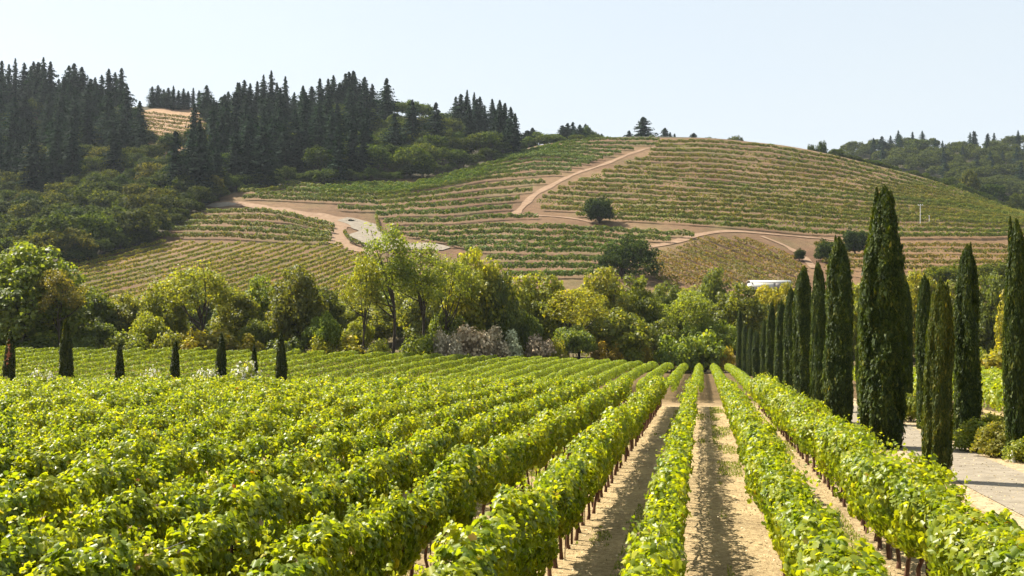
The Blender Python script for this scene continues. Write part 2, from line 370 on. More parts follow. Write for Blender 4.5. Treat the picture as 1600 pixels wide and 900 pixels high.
# strips of road or track laid on the ground
def smooth_path(P, step=2.0):
    P = np.asarray(P, float); d = np.concatenate([[0], np.cumsum(np.linalg.norm(np.diff(P, axis=0), axis=1))])
    # Catmull-Rom
    n = len(P); out = []
    for i in range(n - 1):
        p0, p1, p2, p3 = P[max(i - 1, 0)], P[i], P[i + 1], P[min(i + 2, n - 1)]
        k = max(2, int((d[i + 1] - d[i]) / step))
        t = np.linspace(0, 1, k, endpoint=False)[:, None]
        out.append(.5 * ((2 * p1) + (-p0 + p2) * t + (2 * p0 - 5 * p1 + 4 * p2 - p3) * t**2 + (-p0 + 3 * p1 - 3 * p2 + p3) * t**3))
    out.append(P[-1:]); return np.concatenate(out)
def strip(name, XY, width, lift, mat, label, step=2.0, across=5, seed=0):
    XY = smooth_path(XY, step); wd = width if np.ndim(width) else [width] * 2
    s = np.linspace(0, 1, len(XY)); W = np.interp(s, np.linspace(0, 1, len(wd)), wd)
    t = np.gradient(XY, axis=0); t /= np.maximum(np.linalg.norm(t, axis=1, keepdims=True), 1e-6)
    nrm = np.stack([t[:, 1], -t[:, 0]], 1)
    k = np.linspace(-.5, .5, across)
    wob = 1 + (.12 if lift < .1 else .45) * vnoise(s * len(XY) * step / 6, 0, seed)
    X = XY[:, None] + nrm[:, None] * (k[None] * (W * wob)[:, None])[..., None]
    Z = ground_z(X[..., 0], X[..., 1]) + lift
    V = np.concatenate([X, Z[..., None]], -1).reshape(-1, 3)
    i, j = np.meshgrid(np.arange(len(XY) - 1), np.arange(across - 1), indexing='ij')
    Fq = np.stack([i * across + j, i * across + j + 1, (i + 1) * across + j + 1, (i + 1) * across + j], -1).reshape(-1, 4)
    return tag(link(name, np_mesh(name, V, Fq, mat, True)), label, kind='structure')
def hill_xy(pts, off=0):
    return [hit(x, y)[:2] for x, y in pts]
M['track'] = solid_mat('orange_dirt', (.15, .09, .052), (.22, .145, .09), .5, .95, .3)
M['gravel'] = solid_mat('pale_gravel', (.14, .115, .088), (.21, .18, .14), .7, .95, .4)
M['drive'] = solid_mat('worn_drive', (.15, .125, .09), (.23, .195, .145), 1.6, .9, .5, 8)
M['shoulder'] = solid_mat('dusty_shoulder', (.22, .16, .09), (.37, .28, .165), 3.5, .95, .8, 8)
def along(u, Ys): return [(rowx(u, y), y) for y in Ys]
strip('verge', along(10.9, np.arange(4, 205, 8)), 5.4, .006, M['shoulder'], 'dusty tan verge flanking the cypress lined drive', 2.0, 7)
strip('drive', along(10.2, np.arange(4, 205, 8)), 2.7, .03, M['drive'], 'pale worn drive running between two lines of cypresses', 2.0, 5, 3)
strip('headland_track', [(-60, 79.5), (-30, 79.5), (0, 79.5), (14, 79.5), (30, 79.5)], 3.2, .03, M['shoulder'], 'tan dirt headland track crossing behind the front vines', 2, 5, 8)
strip('earth_path', [(0, 180.6), (14, 180.6), (25, 180.6), (45, 180.6)], 4.5, .05, M['shoulder'], 'pale dirt path along the foot of the tree belt', 2, 5, 9)
strip('dirt_track', hill_xy([(1028, 229), (990, 239), (950, 255), (905, 270), (868, 287), (838, 303), (822, 318), (806, 334)]), [1.8, 3, 2.6, 3.4, 4.6, 4], .25, M['track'], 'orange dirt track zigzagging down the round vineyard hill', 2, 7, 1)
strip('dirt_track', hill_xy([(800, 334), (850, 338), (895, 342), (940, 352)]), [2, 1.8, 1.4], .27, M['track'], 'orange dirt track running level to the lone round oak', 2, 5, 2)
strip('dirt_track', hill_xy([(1005, 388), (1050, 380), (1090, 368), (1140, 362), (1200, 366), (1290, 374), (1330, 384)]), [3.4, 3.8, 2.6, 2, 2], .25, M['track'], 'orange dirt track under the lowest rows of the round hill', 2, 7, 4)
strip('dirt_track', hill_xy([(1190, 370), (1225, 384), (1252, 400), (1272, 420)]), [2.6, 3, 2], .28, M['track'], 'orange dirt track dropping beside the mottled vine block', 2, 7, 5)
strip('dirt_track', hill_xy([(335, 318), (380, 320), (430, 327), (480, 335), (530, 345), (565, 352)]), [6, 5, 5, 8, 11], .22, M['track'], 'broad reddish dirt bench above the terraced rows', 2, 9, 6)
strip('dirt_track', hill_xy([(530, 350), (522, 366), (535, 382), (565, 392), (600, 396)]), [7, 8, 8, 5], .25, M['track'], 'orange dirt loop curling under the gravel bend', 2, 7, 7)
strip('gravel_road', hill_xy([(535, 343), (560, 350), (578, 360), (586, 372), (606, 384), (640, 386), (668, 386), (698, 390)]), [5, 8, 13, 14, 12, 12, 11, 5], .34, M['gravel'], 'pale grey gravel road bending below the terraces', 1.5, 9, 10)
strip('gravel_road', hill_xy([(326, 321), (345, 321), (368, 320)]), [5, 6, 4], .33, M['gravel'], 'pale gravel patch at the edge of the dark woods', 1.5, 5, 11)

# ------------------------------------------------------------------ vines
def canopy(Yc, dens, size, rng, u, tmpl, w0=.36, h0=1.86, hb0=.82, seed=0, lump=.13):
    """leaves round a trellis row between Yc[0] and Yc[1]"""
    L = (Yc[1] - Yc[0]) * 1.017; n = int(L * dens)
    if n < 4: return None
    Y = rng.uniform(Yc[0], Yc[1], n)
    th = rng.uniform(0, 2 * math.pi, n)
    k = Y / 1.5
    wv = w0 * (1 + .42 * vnoise(k * 1.7, u, seed + 1)); top = h0 + .34 * vnoise(k * .9, u, seed + 2) + .19 * vnoise(k * 3.3, u, seed + 3)
    bot = hb0 + .16 * vnoise(k * 1.7, u, seed + 4)
    mid = (top + bot) / 2; hh = (top - bot) / 2
    c, s = np.cos(th), np.sin(th)
    cs = np.sign(c) * np.abs(c)**.5; ss = np.sign(s) * np.abs(s)**.5
    r = 1 - .62 * rng.random(n)**1.6 + 1.9 * lump * vnoise(Y * 2.6, th * .8, seed + 6) + .16 * vnoise(Y * 6, th * 2, seed + 7)
    x = wv * cs * r; z = mid + hh * ss * r
    N = np.stack([cs * 1.0, rng.normal(0, .35, n), ss * .9 + .25], 1) + rng.normal(0, .42, (n, 3))
    P = np.stack([rowx(u, Y) + x, Y - x * ROWS_DX, ground_z(rowx(u, Y), Y) + z], 1)
    return leaves(P, N, size * rng.uniform(.65, 1.25, n), tmpl, rng, tip=(0, 0, -1), tipr=.55)
def shoots(Yc, per_m, size, rng, u, tmpl, h0=1.86, w0=.36, ln=.45):
    n = int((Yc[1] - Yc[0]) * per_m)
    if n < 1: return None
    Y = rng.uniform(Yc[0], Yc[1], n); x0 = rng.uniform(-w0, w0, n) * .8; lens = ln * rng.uniform(.3, 1.25, n)**1.3
    d = np.stack([x0 * 1.0 + rng.normal(0, .25, n), rng.normal(0, .25, n), np.full(n, 1.0)], 1); d = unit(d)
    K = 10; t = (np.arange(K) + .3) / K
    P0 = np.stack([rowx(u, Y) + x0, Y, ground_z(rowx(u, Y), Y) + h0 - .18], 1)
    P = P0[:, None] + d[:, None] * (lens[:, None] * t[None])[..., None]
    P[..., 2] -= (lens[:, None] * t[None])**2 * .35
    P = P.reshape(-1, 3) + rng.normal(0, size * .38, (n * K, 3))
    N = np.repeat(d, K, 0) * .3 + rng.normal(0, .7, (n * K, 3)) + (0, 0, .4)
    return leaves(P, N, size * np.tile(1.1 - .5 * t, n) * rng.uniform(.7, 1.15, n * K), tmpl, rng, tip=(0, 0, -.6), tipr=.7)

# trunk, stake and post meshes shared by the rows
rg = np.random.default_rng(3)
def vine_trunk_mesh(k):
    r_ = np.random.default_rng(40 + k)
    z = np.linspace(-.04, .92, 7); p = np.stack([np.cumsum(r_.normal(0, .018, 7)), np.cumsum(r_.normal(0, .022, 7)), z], 1)
    parts = [tube(p, np.array([.055, .040, .036, .034, .036, .042, .03]) * r_.uniform(.85, 1.2), 6)]
    for sgn in (-1, 1):                                     # the two arms along the wire
        q = np.stack([np.full(5, p[-2, 0]), p[-2, 1] + sgn * np.array([0, .1, .3, .5, .7]), np.array([.82, .88, .92, .93, .92])], 1) + r_.normal(0, .012, (5, 3))
        parts.append(tube(q, [.03, .026, .022, .02, .012], 5))
    return np_mesh('trunk', *join(parts), M['vinebark'], True)
TRUNKS = [vine_trunk_mesh(k) for k in range(6)]
def stake_mesh():
    return np_mesh('stake', *tube([(0, 0, -.02), (0, 0, .6), (0, 0, 1.25)], .011, 5), M['rust'], True)
STAKE = stake_mesh()
def post_mesh():
    a = box_vf((0, 0, .84), (.055, .02, 1.76)); b = box_vf((0, .022, .84), (.018, .024, 1.76)); c = box_vf((0, .02, 1.3), (.16, .016, .03))
    return np_mesh('post', *join([a, b, c]), M['rust'])
POST = post_mesh()

def near_row(u, Y0, Y1, label, seed, trunks=False, posts=True, w0=.36, h0=1.86, hb0=.82, Tmax=100, dense=1.0):
    rng = np.random.default_rng(seed)
    root = link('vine_row', None, loc=(rowx(u, Y0), Y0, float(ground_z(rowx(u, Y0), Y0))))
    tag(root, label, 'vine row', 'leafy vine rows of the front field')
    bx_, by_, bz_ = root.location
    parts = []
    bands = [(0, 24, 980, .122, T_LEAF), (24, 34, 820, .122, T_LEAF), (34, 48, 640, .128, T_MID), (48, 62, 440, .15, T_MID), (62, 79, 310, .172, T_MID)]
    for a, b, dn, sz, tm in bands:
        a2, b2 = max(a, Y0), min(b, Y1)
        if b2 > a2:
            for q in (canopy((a2, b2), dn * dense, sz, rng, u, tm, w0, h0, hb0, seed % 97), shoots((a2, b2), 6.5, sz * .9, rng, u, tm, h0, w0, .62)):
                if q: parts.append(q)
    V, Fs = join(parts); V = V - np.array([bx_, by_, bz_])
    k4 = [f for f in Fs]
    link('foliage', np_mesh('foliage', V, k4, M['vine']), root)
    if trunks:
        ys = np.arange(Y0 + .6, Y1 - .3, 1.0 if Y1 - Y0 < 60 else 1.0)[:Tmax]
        for i, y in enumerate(ys):
            y = y + rng.normal(0, .05); x = rowx(u, y) + rng.normal(0, .03)
            z = float(ground_z(x, y)) - bz_
            o = link('trunk', TRUNKS[int(rng.integers(6))], root, (x - bx_, y - by_, z)); s = rng.uniform(.85, 1.1)
            o.scale = (s * 1.15, s, 1); o.rotation_euler = (rng.normal(0, .04), rng.normal(0, .06), math.atan2(-ROWS_DX, 1) + (math.pi if rng.random() < .5 else 0))
            if i % 2 == 0 and y < 60:
                link('stake', STAKE, root, (x - bx_ + .05, y - by_ + .06, z)).rotation_euler = (rng.normal(0, .02), rng.normal(0, .03), 0)
        for hgt in (.9, 1.35, 1.75):                        # trellis wires
            yy = np.linspace(Y0, Y1, 30); p = np.stack([rowx(u, yy) - bx_, yy - by_, ground_z(rowx(u, yy), yy) + hgt - bz_], 1)
            link('wire', np_mesh('wire', *tube(p, .004, 4), M['wire']), root)
    if posts:
        off = (seed * 1.7) % 3
        for y in np.arange(Y0 + 1 + off, Y1, 7.2):
            x = rowx(u, y)
            o = link('post', POST, root, (x - bx_, y - by_, float(ground_z(x, y)) - bz_)); o.rotation_euler = (rng.normal(0, .02), rng.normal(0, .02), 0)
    return root

SP = 2.4; UA = -.68
seed = 11
near_rows = []
for k in range(-22, 3):
    u = UA + SP * k
    # first distance at which the row enters the frame, with a few metres to spare
    ye = max(8.0, (-u) / (0.5 + ROWS_DX) - 5) if u < -1 else (9.0 if u < 2 else 10.0)
    yend = 75.5 if k not in (1,) else 71.5
    if ye > 73: continue
    if k == 0: lab = 'vine row bounding the open tan alley on its sunlit side'
    elif k < 0: lab = '%s vine row beside the tan alley row, towards the small cypresses' % ordw(-k)
    elif k == 1: lab = 'vine row between the open tan alley and the row beside the cypress drive'
    else: lab = 'bushy vine row next to the tall cypresses and the drive'
    near_row(u, ye, yend, lab, seed + k * 7 + 300, trunks=k >= -3, h0=1.84 if k == 0 else 1.96 if k < 2 else 2.16, w0=.29 if k == 0 else .34 if k < 1 else .40 if k == 1 else .56, hb0=.98 if k == 0 else .92 if k in (-1, 2) else .84, dense=.42 if k == 0 else .8 if k == 1 else 1)

def simple_row(name, P, label, cat, group, mat, rng, dens, size, w0=.4, h0=1.8, hb=.55, seed=0, color=None, gap=0, tmpl=T_KITE, per=1.9, wob=.2):
    """a trellis row along any 3D polyline, seen from afar"""
    P = np.asarray(P, float)
    seg = np.linalg.norm(np.diff(P, axis=0), axis=1); d = np.concatenate([[0], np.cumsum(seg)]); L = d[-1]
    n = int(L * dens)
    if n < 12: return None
    t = rng.uniform(0, L, n)
    if gap: 
        keep = (vnoise(t / 7, 0, seed + 31) > -gap) | (rng.random(n) < .30); t = t[keep]; n = len(t)
    C = np.stack([np.interp(t, d, P[:, i]) for i in range(3)], 1)
    T = np.stack([np.interp(t + 1, d, P[:, i]) - np.interp(t - 1, d, P[:, i]) for i in range(3)], 1); T[:, 2] = 0; T = unit(T)
    S = np.stack([T[:, 1], -T[:, 0], 0 * t], 1)
    th = rng.uniform(-.55, math.pi + .55, n); c, s = np.cos(th), np.sin(th)
    wv = w0 * (1 + .35 * vnoise(t / per * 2, 0, seed)); top = h0 * (1 + wob * vnoise(t / per, 0, seed + 1) + wob * .5 * vnoise(t / per * 3, 0, seed + 2))
    r = 1 - .5 * rng.random(n)**2
    z = hb + (top - hb) * (.5 + .5 * s * r)
    C[:, 2] = ground_z(C[:, 0], C[:, 1])
    Pp = C + S * (wv * c * r)[:, None] + np.array([0, 0, 1.]) * z[:, None]
    N = S * c[:, None] + np.array([0, 0, 1.]) * (s * .9 + .2)[:, None] + rng.normal(0, .45, (n, 3))
    V, Fq = leaves(Pp, N, size * rng.uniform(.7, 1.3, n), tmpl, rng, tipr=.8)
    o0 = P[0]
    o = link(name, None, loc=tuple(o0)); f = link('foliage', np_mesh('foliage', V - o0, Fq, mat), o)
    if color is not None: f.color = (*color, 1)
    return tag(o, label, cat, group)

# far half of the valley vineyard
rng = np.random.default_rng(5)
FAR = []
for k in range(-44, 3):
    u = UA + SP * k + .2 - (0 if k > -11 else .9 * (-11 - k))
    y0 = max(87.5, (-u) / (.5 + ROWS_DX) - 6) if u < 0 else (87.5 if k > 0 else 84)
    yy_ = np.arange(y0, 179, .5); y1 = yy_[np.nonzero(yy_ < field_end(CX + F * rowx(u, yy_) / yy_))[0][-1]] if y0 < 130 else 0
    if y0 > y1 - 8: continue
    Ys_ = np.arange(y0, y1, 3.0); P = np.stack([rowx(u, Ys_), Ys_, ground_z(rowx(u, Ys_), Ys_)], 1)
    lab = ('clipped vine row of the back field in line with the open alley' if k == 0 else
           '%s clipped vine row of the back field beyond the open alley, towards the drive' % ordw(k) if k > 0 else
           '%s clipped vine row of the back field counted from the open alley' % ordw(-k))
    simple_row('vine_row', P, lab, 'vine row', 'clipped vine rows of the back field', M['vine_far'], rng, 150, .175, .50 if k > -11 else .30, 1.75, .55, seed=k + 200, tmpl=T_KITE, wob=.06)
# block beyond the drive
for k in range(7):
    u = 17.2 + 2.4 * k; Ys_ = np.arange(38, 128, 3.0); P = np.stack([rowx(u, Ys_), Ys_, ground_z(rowx(u, Ys_), Ys_)], 1)
    simple_row('vine_row', P, '%s tall leafy vine row beyond the drive, counted from the cypresses' % ordw(k + 1), 'vine row', 'vine rows beyond the drive', M['vine'], rng, 120, .22, .55, 2.1, .4, seed=k + 400, tmpl=T_MID, wob=.15)

# hillside rows traced along the contours
def curve(pts):
    x = [p[0] for p in pts]; y = [p[1] for p in pts]; return x, y
def between(g0, g1, n, ends=(False, True)):
    """n rows from guide g0 to guide g1"""
    out = []
    x0 = max(g0[0][0], g1[0][0]) ; 
    for i in range(n + 1):
        if (i == 0 and not ends[0]) or (i == n and not ends[1]): continue
        out.append(i / n)
    return out
def hill_rows(guides, counts, xr, poly, label, group, color, dens=5.5, size=.62, h0=1.9, first=True, gap=0, seedb=0, w0=.85, hole=None, minlen=10, wob=.22, cvar=.12):
    lines = []
    for gi in range(len(guides) - 1):
        a, b = curve(guides[gi]), curve(guides[gi + 1])
        for i in range(counts[gi] + (1 if gi == len(guides) - 2 else 0)):
            f = i / counts[gi]
            lines.append(lambda x, a=a, b=b, f=f: np.interp(x, *a) * (1 - f) + np.interp(x, *b) * f)
    return lay_rows(lines, xr, poly, label, group, color, dens, size, h0, gap, seedb, w0, hole, minlen, wob, cvar)
NROW = {}
def lay_rows(lines, xr, poly, label, group, color, dens, size, h0, gap, seedb, w0, hole, minlen, wob=.22, cvar=.12):
    for li, fn in enumerate(lines):
        xs = np.arange(xr[0], xr[1], 4.0); ys = fn(xs)
        ys = ys + 1.6 * vnoise(xs / 70, li * .37, seedb)
        m = np.ones(len(xs), bool)
        if poly is not None: m &= inpoly(xs, ys, poly)
        for h in (hole or []): m &= ~inpoly(xs, ys, h)
        runs = []; cur = []
        for i, ok in enumerate(m):
            if ok: cur.append(i)
            elif cur: runs.append(cur); cur = []
        if cur: runs.append(cur)
        for rn in runs:
            pts = [hit(xs[i], ys[i] + 2.5) for i in rn]
            pts = [p for p in pts if p is not None]
            if len(pts) < 3: continue
            P = np.array(pts); jump = np.nonzero(np.abs(np.diff(P[:, 1])) > 35)[0]
            if len(jump): P = P[:jump[0] + 1]
            if len(P) < 3: continue
            if np.linalg.norm(P[-1] - P[0]) < minlen: continue
            NROW[label] = NROW.get(label, 0) + 1; k = NROW[label]
            r_ = np.random.default_rng(seedb * 1000 + li * 10 + k)
            cv = 1 + cvar * r_.uniform(-1, 1)
            simple_row('vine_row', P, label.replace('#', ordw(k)), 'vine row', group, M['vine_hill'], r_, dens * 1.35, size, w0, h0 + .35, .3, seed=li + seedb * 50,
                       color=(color[0] * cv, color[1], color[2] * cv), gap=gap, wob=wob)
PATHH = [[(1040, 222), (1000, 226), (955, 243), (905, 262), (868, 276), (835, 292), (806, 318), (790, 335), (800, 342), (845, 336), (834, 322), (850, 304), (885, 290), (905, 282), (948, 264), (965, 256), (1000, 246), (1040, 236)]]
OAKH = [[(780, 333), (905, 337), (975, 352), (1000, 356), (900, 349), (780, 343)]]
SKYL = [(700, 262), (800, 238), (850, 226), (900, 219), (960, 216), (1000, 215), (1100, 217), (1200, 224), (1300, 241), (1400, 268), (1500, 296), (1600, 331), (1700, 350)]
# round hill, the sunny face beyond the zigzag track
GR = [[(860, 219), (1000, 222), (1100, 222), (1200, 229), (1300, 246), (1400, 272), (1500, 300), (1600, 336)],
      [(900, 274), (1000, 280), (1160, 291), (1364, 310), (1500, 322), (1600, 340)],
      [(840, 318), (968, 325), (1160, 333), (1349, 345), (1600, 349)],
      [(980, 345), (1112, 352), (1240, 363), (1400, 372), (1600, 368)]]
PR = [(1034, 210), (1700, 230), (1700, 372), (1600, 371), (1400, 378), (1240, 368), (1112, 357), (1010, 352), (870, 334), (845, 330), (838, 316), (860, 300), (900, 284), (960, 262), (1010, 243)]
hill_rows(GR, [8, 6, 3], (840, 1640), PR, '# contour vine row down from the crest of the round hill, beyond the zigzag track', 'contour vine rows on the round hill', (1.12, 1.25, .9), dens=34, size=.56, gap=.62, seedb=1, h0=2.2)
# near flank of the round hill
GL = [[(640, 292), (700, 277), (760, 258), (830, 242), (900, 246), (935, 252)],
      [(486, 300), (591, 307), (663, 296), (760, 280), (860, 273), (905, 275)],
      [(400, 310), (500, 314), (590, 320), (680, 312), (760, 304), (850, 298), (880, 298)],
      [(600, 338), (680, 335), (760, 330), (850, 324), (870, 322)],
      [(615, 362), (700, 361), (800, 356), (900, 360), (1000, 366), (1100, 372)],
      [(700, 396), (780, 394), (900, 396), (1000, 402), (1100, 405)],
      [(780, 432), (850, 432), (960, 432), (1100, 432)]]
PL = [(372, 308), (480, 297), (640, 286), (700, 268), (800, 238), (870, 240), (955, 244), (905, 264), (868, 278), (838, 295), (806, 320), (796, 334), (870, 345), (960, 352), (1100, 362), (1085, 372), (1010, 385), (1030, 436), (800, 436), (752, 404), (700, 386), (612, 364), (600, 352), (587, 338), (500, 322), (400, 318)]
hill_rows(GL, [4, 2, 2, 2, 4, 3], (372, 1100), PL, '# green vine row down the near flank of the round hill', 'green vine rows on the flank', (.82, 1.15, .8), dens=34, size=.56, seedb=2, h0=2.4)
# dense crest block
GC = [[(780, 246), (850, 229), (900, 222), (960, 219), (1030, 219)], [(800, 248), (860, 243), (905, 247), (930, 252), (1030, 262)]]
PC = [(760, 250), (800, 238), (900, 217), (1030, 212), (1034, 226), (990, 233), (950, 246), (925, 254), (880, 248), (800, 250)]
hill_rows(GC, [6], (770, 1034), PC, '# short vine row in the dense green block on the hilltop', 'vine rows on the hilltop', (.75, 1.1, .8), dens=26, size=.64, seedb=3, h0=2.0, cvar=.05)
# terraces over the orange loop
GT = [[(330, 333), (400, 332), (450, 338), (520, 354)], [(300, 343), (400, 343), (450, 347), (520, 362)], [(270, 352), (350, 352), (430, 357), (520, 369)],
      [(245, 361), (350, 362), (440, 366), (520, 374)], [(232, 371), (350, 372), (480, 378)]]
PT = [(225, 378), (255, 352), (300, 338), (340, 328), (420, 328), (480, 338), (525, 352), (520, 380), (400, 381)]
hill_rows(GT, [1, 1, 1, 1], (226, 526), PT, '# curving terrace vine row above the slanting yellow block', 'curving terrace vine rows', (1.15, 1.25, .8), dens=32, size=.56, seedb=4, h0=2.3)
GV = [[(372, 297), (430, 287), (500, 284), (560, 287), (640, 288)], [(400, 300), (470, 291), (560, 296), (640, 292)]]
hill_rows(GV, [1], (372, 640), None, '# bright vine row at the foot of the dark conifer wall', 'vine rows under the conifer wall', (1.0, 1.25, .8), dens=30, size=.56, seedb=5)
# slanting yellow block
PB = [(108, 410), (232, 376), (330, 380), (500, 382), (530, 378), (548, 394), (600, 400), (620, 470), (108, 475)]
lines = [(lambda x, y0=y0: y0 - .20 * (x - 110) - .00018 * (x - 110)**2) for y0 in np.arange(404, 600, 7.2)]
lay_rows(lines, (108, 616), PB, '# slanting vine row down the yellowish block behind the tree belt', 'slanting vine rows of the yellowish block', (1.5, 1.55, .8), 22, .46, 1.35, 0, 6, .42, None, 8)
# mottled block
PM = [(1012, 398), (1060, 386), (1110, 370), (1170, 374), (1228, 396), (1262, 420), (1262, 450), (1020, 450)]
lines = [(lambda x, y0=y0: y0 + .42 * (x - 1010)) for y0 in np.arange(300, 450, 8.6)]
lay_rows(lines, (1010, 1266), PM, '# slanting row of low mottled vines under the bend of the dirt track', 'slanting rows of mottled low vines', (1.25, 1.0, .8), 20, .5, 1.55, .7, 7, .65, None, 8)
PQ = [(1270, 378), (1330, 380), (1640, 374), (1640, 430), (1290, 430)]
lines = [(lambda x, y0=y0: y0 + .01 * (x - 1280)) for y0 in np.arange(384, 430, 9.0)]
lay_rows(lines, (1270, 1640), PQ, '# patchy vine row on the red soil below the round hill', 'patchy vine rows on red soil', (1.15, 1.0, .8), 17, .6, 1.8, .55, 8, .9, None, 8)
lines = [(lambda x, y0=y0: y0 + .13 * (x - 200)) for y0 in np.arange(172, 232, 6.0)]
lay_rows(lines, (196, 330), PATCH, '# tiny vine row in the clearing high in the woods', 'vine rows in the high clearing', (1.0, .95, .8), 15, .65, 1.9, .6, 9, .7, None, 8)
def single_row(pts, label, color, h0=2.0):
    xy = smooth_path([hit(x, y)[:2] for x, y in pts], 2); P = np.concatenate([xy, ground_z(xy[:, 0], xy[:, 1])[:, None]], 1)
    simple_row('vine_row', P, label, 'vine row', 'green vine rows on the flank', M['vine_hill'], np.random.default_rng(int(pts[0][0])), 18, .66, .5, h0, .5, seed=int(pts[0][0]), color=color)
single_row([(587, 341), (590, 352), (594, 364), (606, 370)], 'short vine row curling round the shoulder above the gravel bend', (1.05, 1.1, .8))
single_row([(610, 368), (650, 374), (700, 384), (745, 397)], 'vine row skirting the upper bank of the gravel road', (.85, .95, .8))
single_row([(538, 366), (546, 378), (562, 386), (580, 390)], 'short hooked vine row between the gravel bend and the orange loop', (.8, .9, .8))

# ------------------------------------------------------------------ trees
def bez(a, b, bend, k=5):
    t = np.linspace(0, 1, k)[:, None]; a, b = np.asarray(a, float), np.asarray(b, float); c = (a + b) / 2 + np.asarray(bend)
    return (1 - t)**2 * a + 2 * t * (1 - t) * c + t**2 * b
def broadleaf(seed, H, W, nc, nl, leaf, tf=.25, r0=.22, rc=(.09, .15), mat='leaf', lobes=.28, low=-.55, limbs=6, flat=.75, stems=1, shell=.5, tmpl=T_KITE):
    r_ = np.random.default_rng(seed)
    zc = H * (tf + (1 - tf) * .5); az = H * (1 - tf) * .5
    d = unit(r_.normal(0, 1, (nc * 4, 3))); d = d[d[:, 2] > low][:nc]; nc = len(d)
    lob = 1 + lobes * vnoise(np.arctan2(d[:, 1], d[:, 0]) * 1.3 + 9, d[:, 2] * 2.2 + 4, seed)
    r = (shell + (1 - shell) * r_.random(nc)**.6) * lob
    C = d * np.array([W / 2, W / 2, az]) * r[:, None] * .86 + np.array([0, 0, zc])
    cr = W * r_.uniform(rc[0], rc[1], nc)
    q = unit(r_.normal(0, 1, (nc * nl, 3)))
    rr = (.45 + .6 * r_.random(nc * nl)**.5)
    off = q * (np.repeat(cr, nl) * rr)[:, None]; off[:, 2] *= flat
    P = np.repeat(C, nl, 0) + off
    N = q * .8 + np.array([0, 0, .35]) + r_.normal(0, .45, P.shape)
    crown = leaves(P, N, leaf * r_.uniform(.6, 1.35, len(P)), tmpl, r_, tip=(0, 0, -.5), tipr=.8)
    # wood
    parts = []; lp = []
    for s_ in range(stems):
        a0 = s_ * 2.4 + seed; base = np.array([math.cos(a0), math.sin(a0), 0]) * (r0 * 1.2 if stems > 1 else 0)
        lean = r_.normal(0, .035, 2) * H + base[:2] * (4 if stems > 1 else 0)
        top = np.array([lean[0], lean[1], H * (tf + .12)])
        tr = bez(base - (0, 0, .4), top, (r_.normal(0, .02) * H, r_.normal(0, .02) * H, 0), 7)
        rs = r0 / math.sqrt(stems)
        parts.append(tube(tr, np.linspace(rs * 1.25, rs * .7, 7), 7)); lp.append((tr[-3:], rs))
        far = np.argsort(-np.linalg.norm((C - top) * (1, 1, .8), axis=1))[:nc // 2]
        for i in range(limbs):
            tgt = C[r_.choice(far)] if i else C[np.argmax(C[:, 2])]
            st = tr[-1 - (i % 3)]
            lb = bez(st, tgt, (r_.normal(0, .05) * W, r_.normal(0, .05) * W, -.04 * H + r_.normal(0, .03) * H), 7)
            parts.append(tube(lb, np.linspace(rs * .6, rs * .12, 7), 5)); lp.append((lb[2:], rs * .35))
    allp = np.concatenate([a for a, b in lp])
    for c in C:
        k = np.argmin(np.linalg.norm(allp - c, axis=1)); 
        parts.append(tube(bez(allp[k], c, (0, 0, -.05 * W), 4), np.linspace(r0 * .16, r0 * .05, 4), 3))
    return np_mesh('trunk', *join(parts), M['bark'], True), np_mesh('crown', *crown, M[mat])
def place(name, meshes, loc, H0, H, rz, label, cat, group, color, wide=1.0):
    tm, cm = meshes
    root = link(name, None, loc=loc); s = H / H0
    root.scale = (s * wide, s * wide, s); root.rotation_euler = (0, 0, rz)
    tag(root, label, cat, group)
    if tm is not None: link('trunk', tm, root)
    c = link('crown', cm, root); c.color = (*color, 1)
    return root

def conifer(seed, H=30., Rr=4.2, lv=64, mat='needle', ragged=.5):
    r_ = np.random.default_rng(seed); P = []; N = []; S = []
    for i in range(lv):
        t = (i + r_.random()) / lv; z = H * (.06 + .94 * t**.9)
        rad = Rr * min(1, (1 - t) / .55)**.85 * (.85 + .30 * vnoise(t * 9, 0, seed)) + .15
        for b in range(int(6 + 5 * (1 - t))):
            a = r_.uniform(0, 2 * math.pi); L = rad * r_.uniform(1 - ragged, 1 + ragged * .7) * (1 + .3 * vnoise(a / 1.1, t * 5, seed + 3))
            k = max(2, int(L / .8))
            for j in range(k):
                f = (j + .7) / k; droop = -.28 * L * f + .1 * L * f * f
                P.append((math.cos(a) * L * f, math.sin(a) * L * f, z + droop)); N.append((math.cos(a) * .45, math.sin(a) * .45, .9)); S.append(.95 + .5 * (1 - f))
    P = np.array(P); N = np.array(N) + r_.normal(0, .38, P.shape); S = np.array(S) * H / 30
    dirs = P.copy(); dirs[:, 2] = -.3 * np.linalg.norm(P[:, :2], axis=1); dirs = unit(dirs)
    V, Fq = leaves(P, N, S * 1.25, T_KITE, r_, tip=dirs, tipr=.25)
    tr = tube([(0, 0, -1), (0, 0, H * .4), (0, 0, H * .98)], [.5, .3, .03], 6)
    return np_mesh('trunk', *tr, M['bark'], True), np_mesh('crown', V, Fq, M[mat])

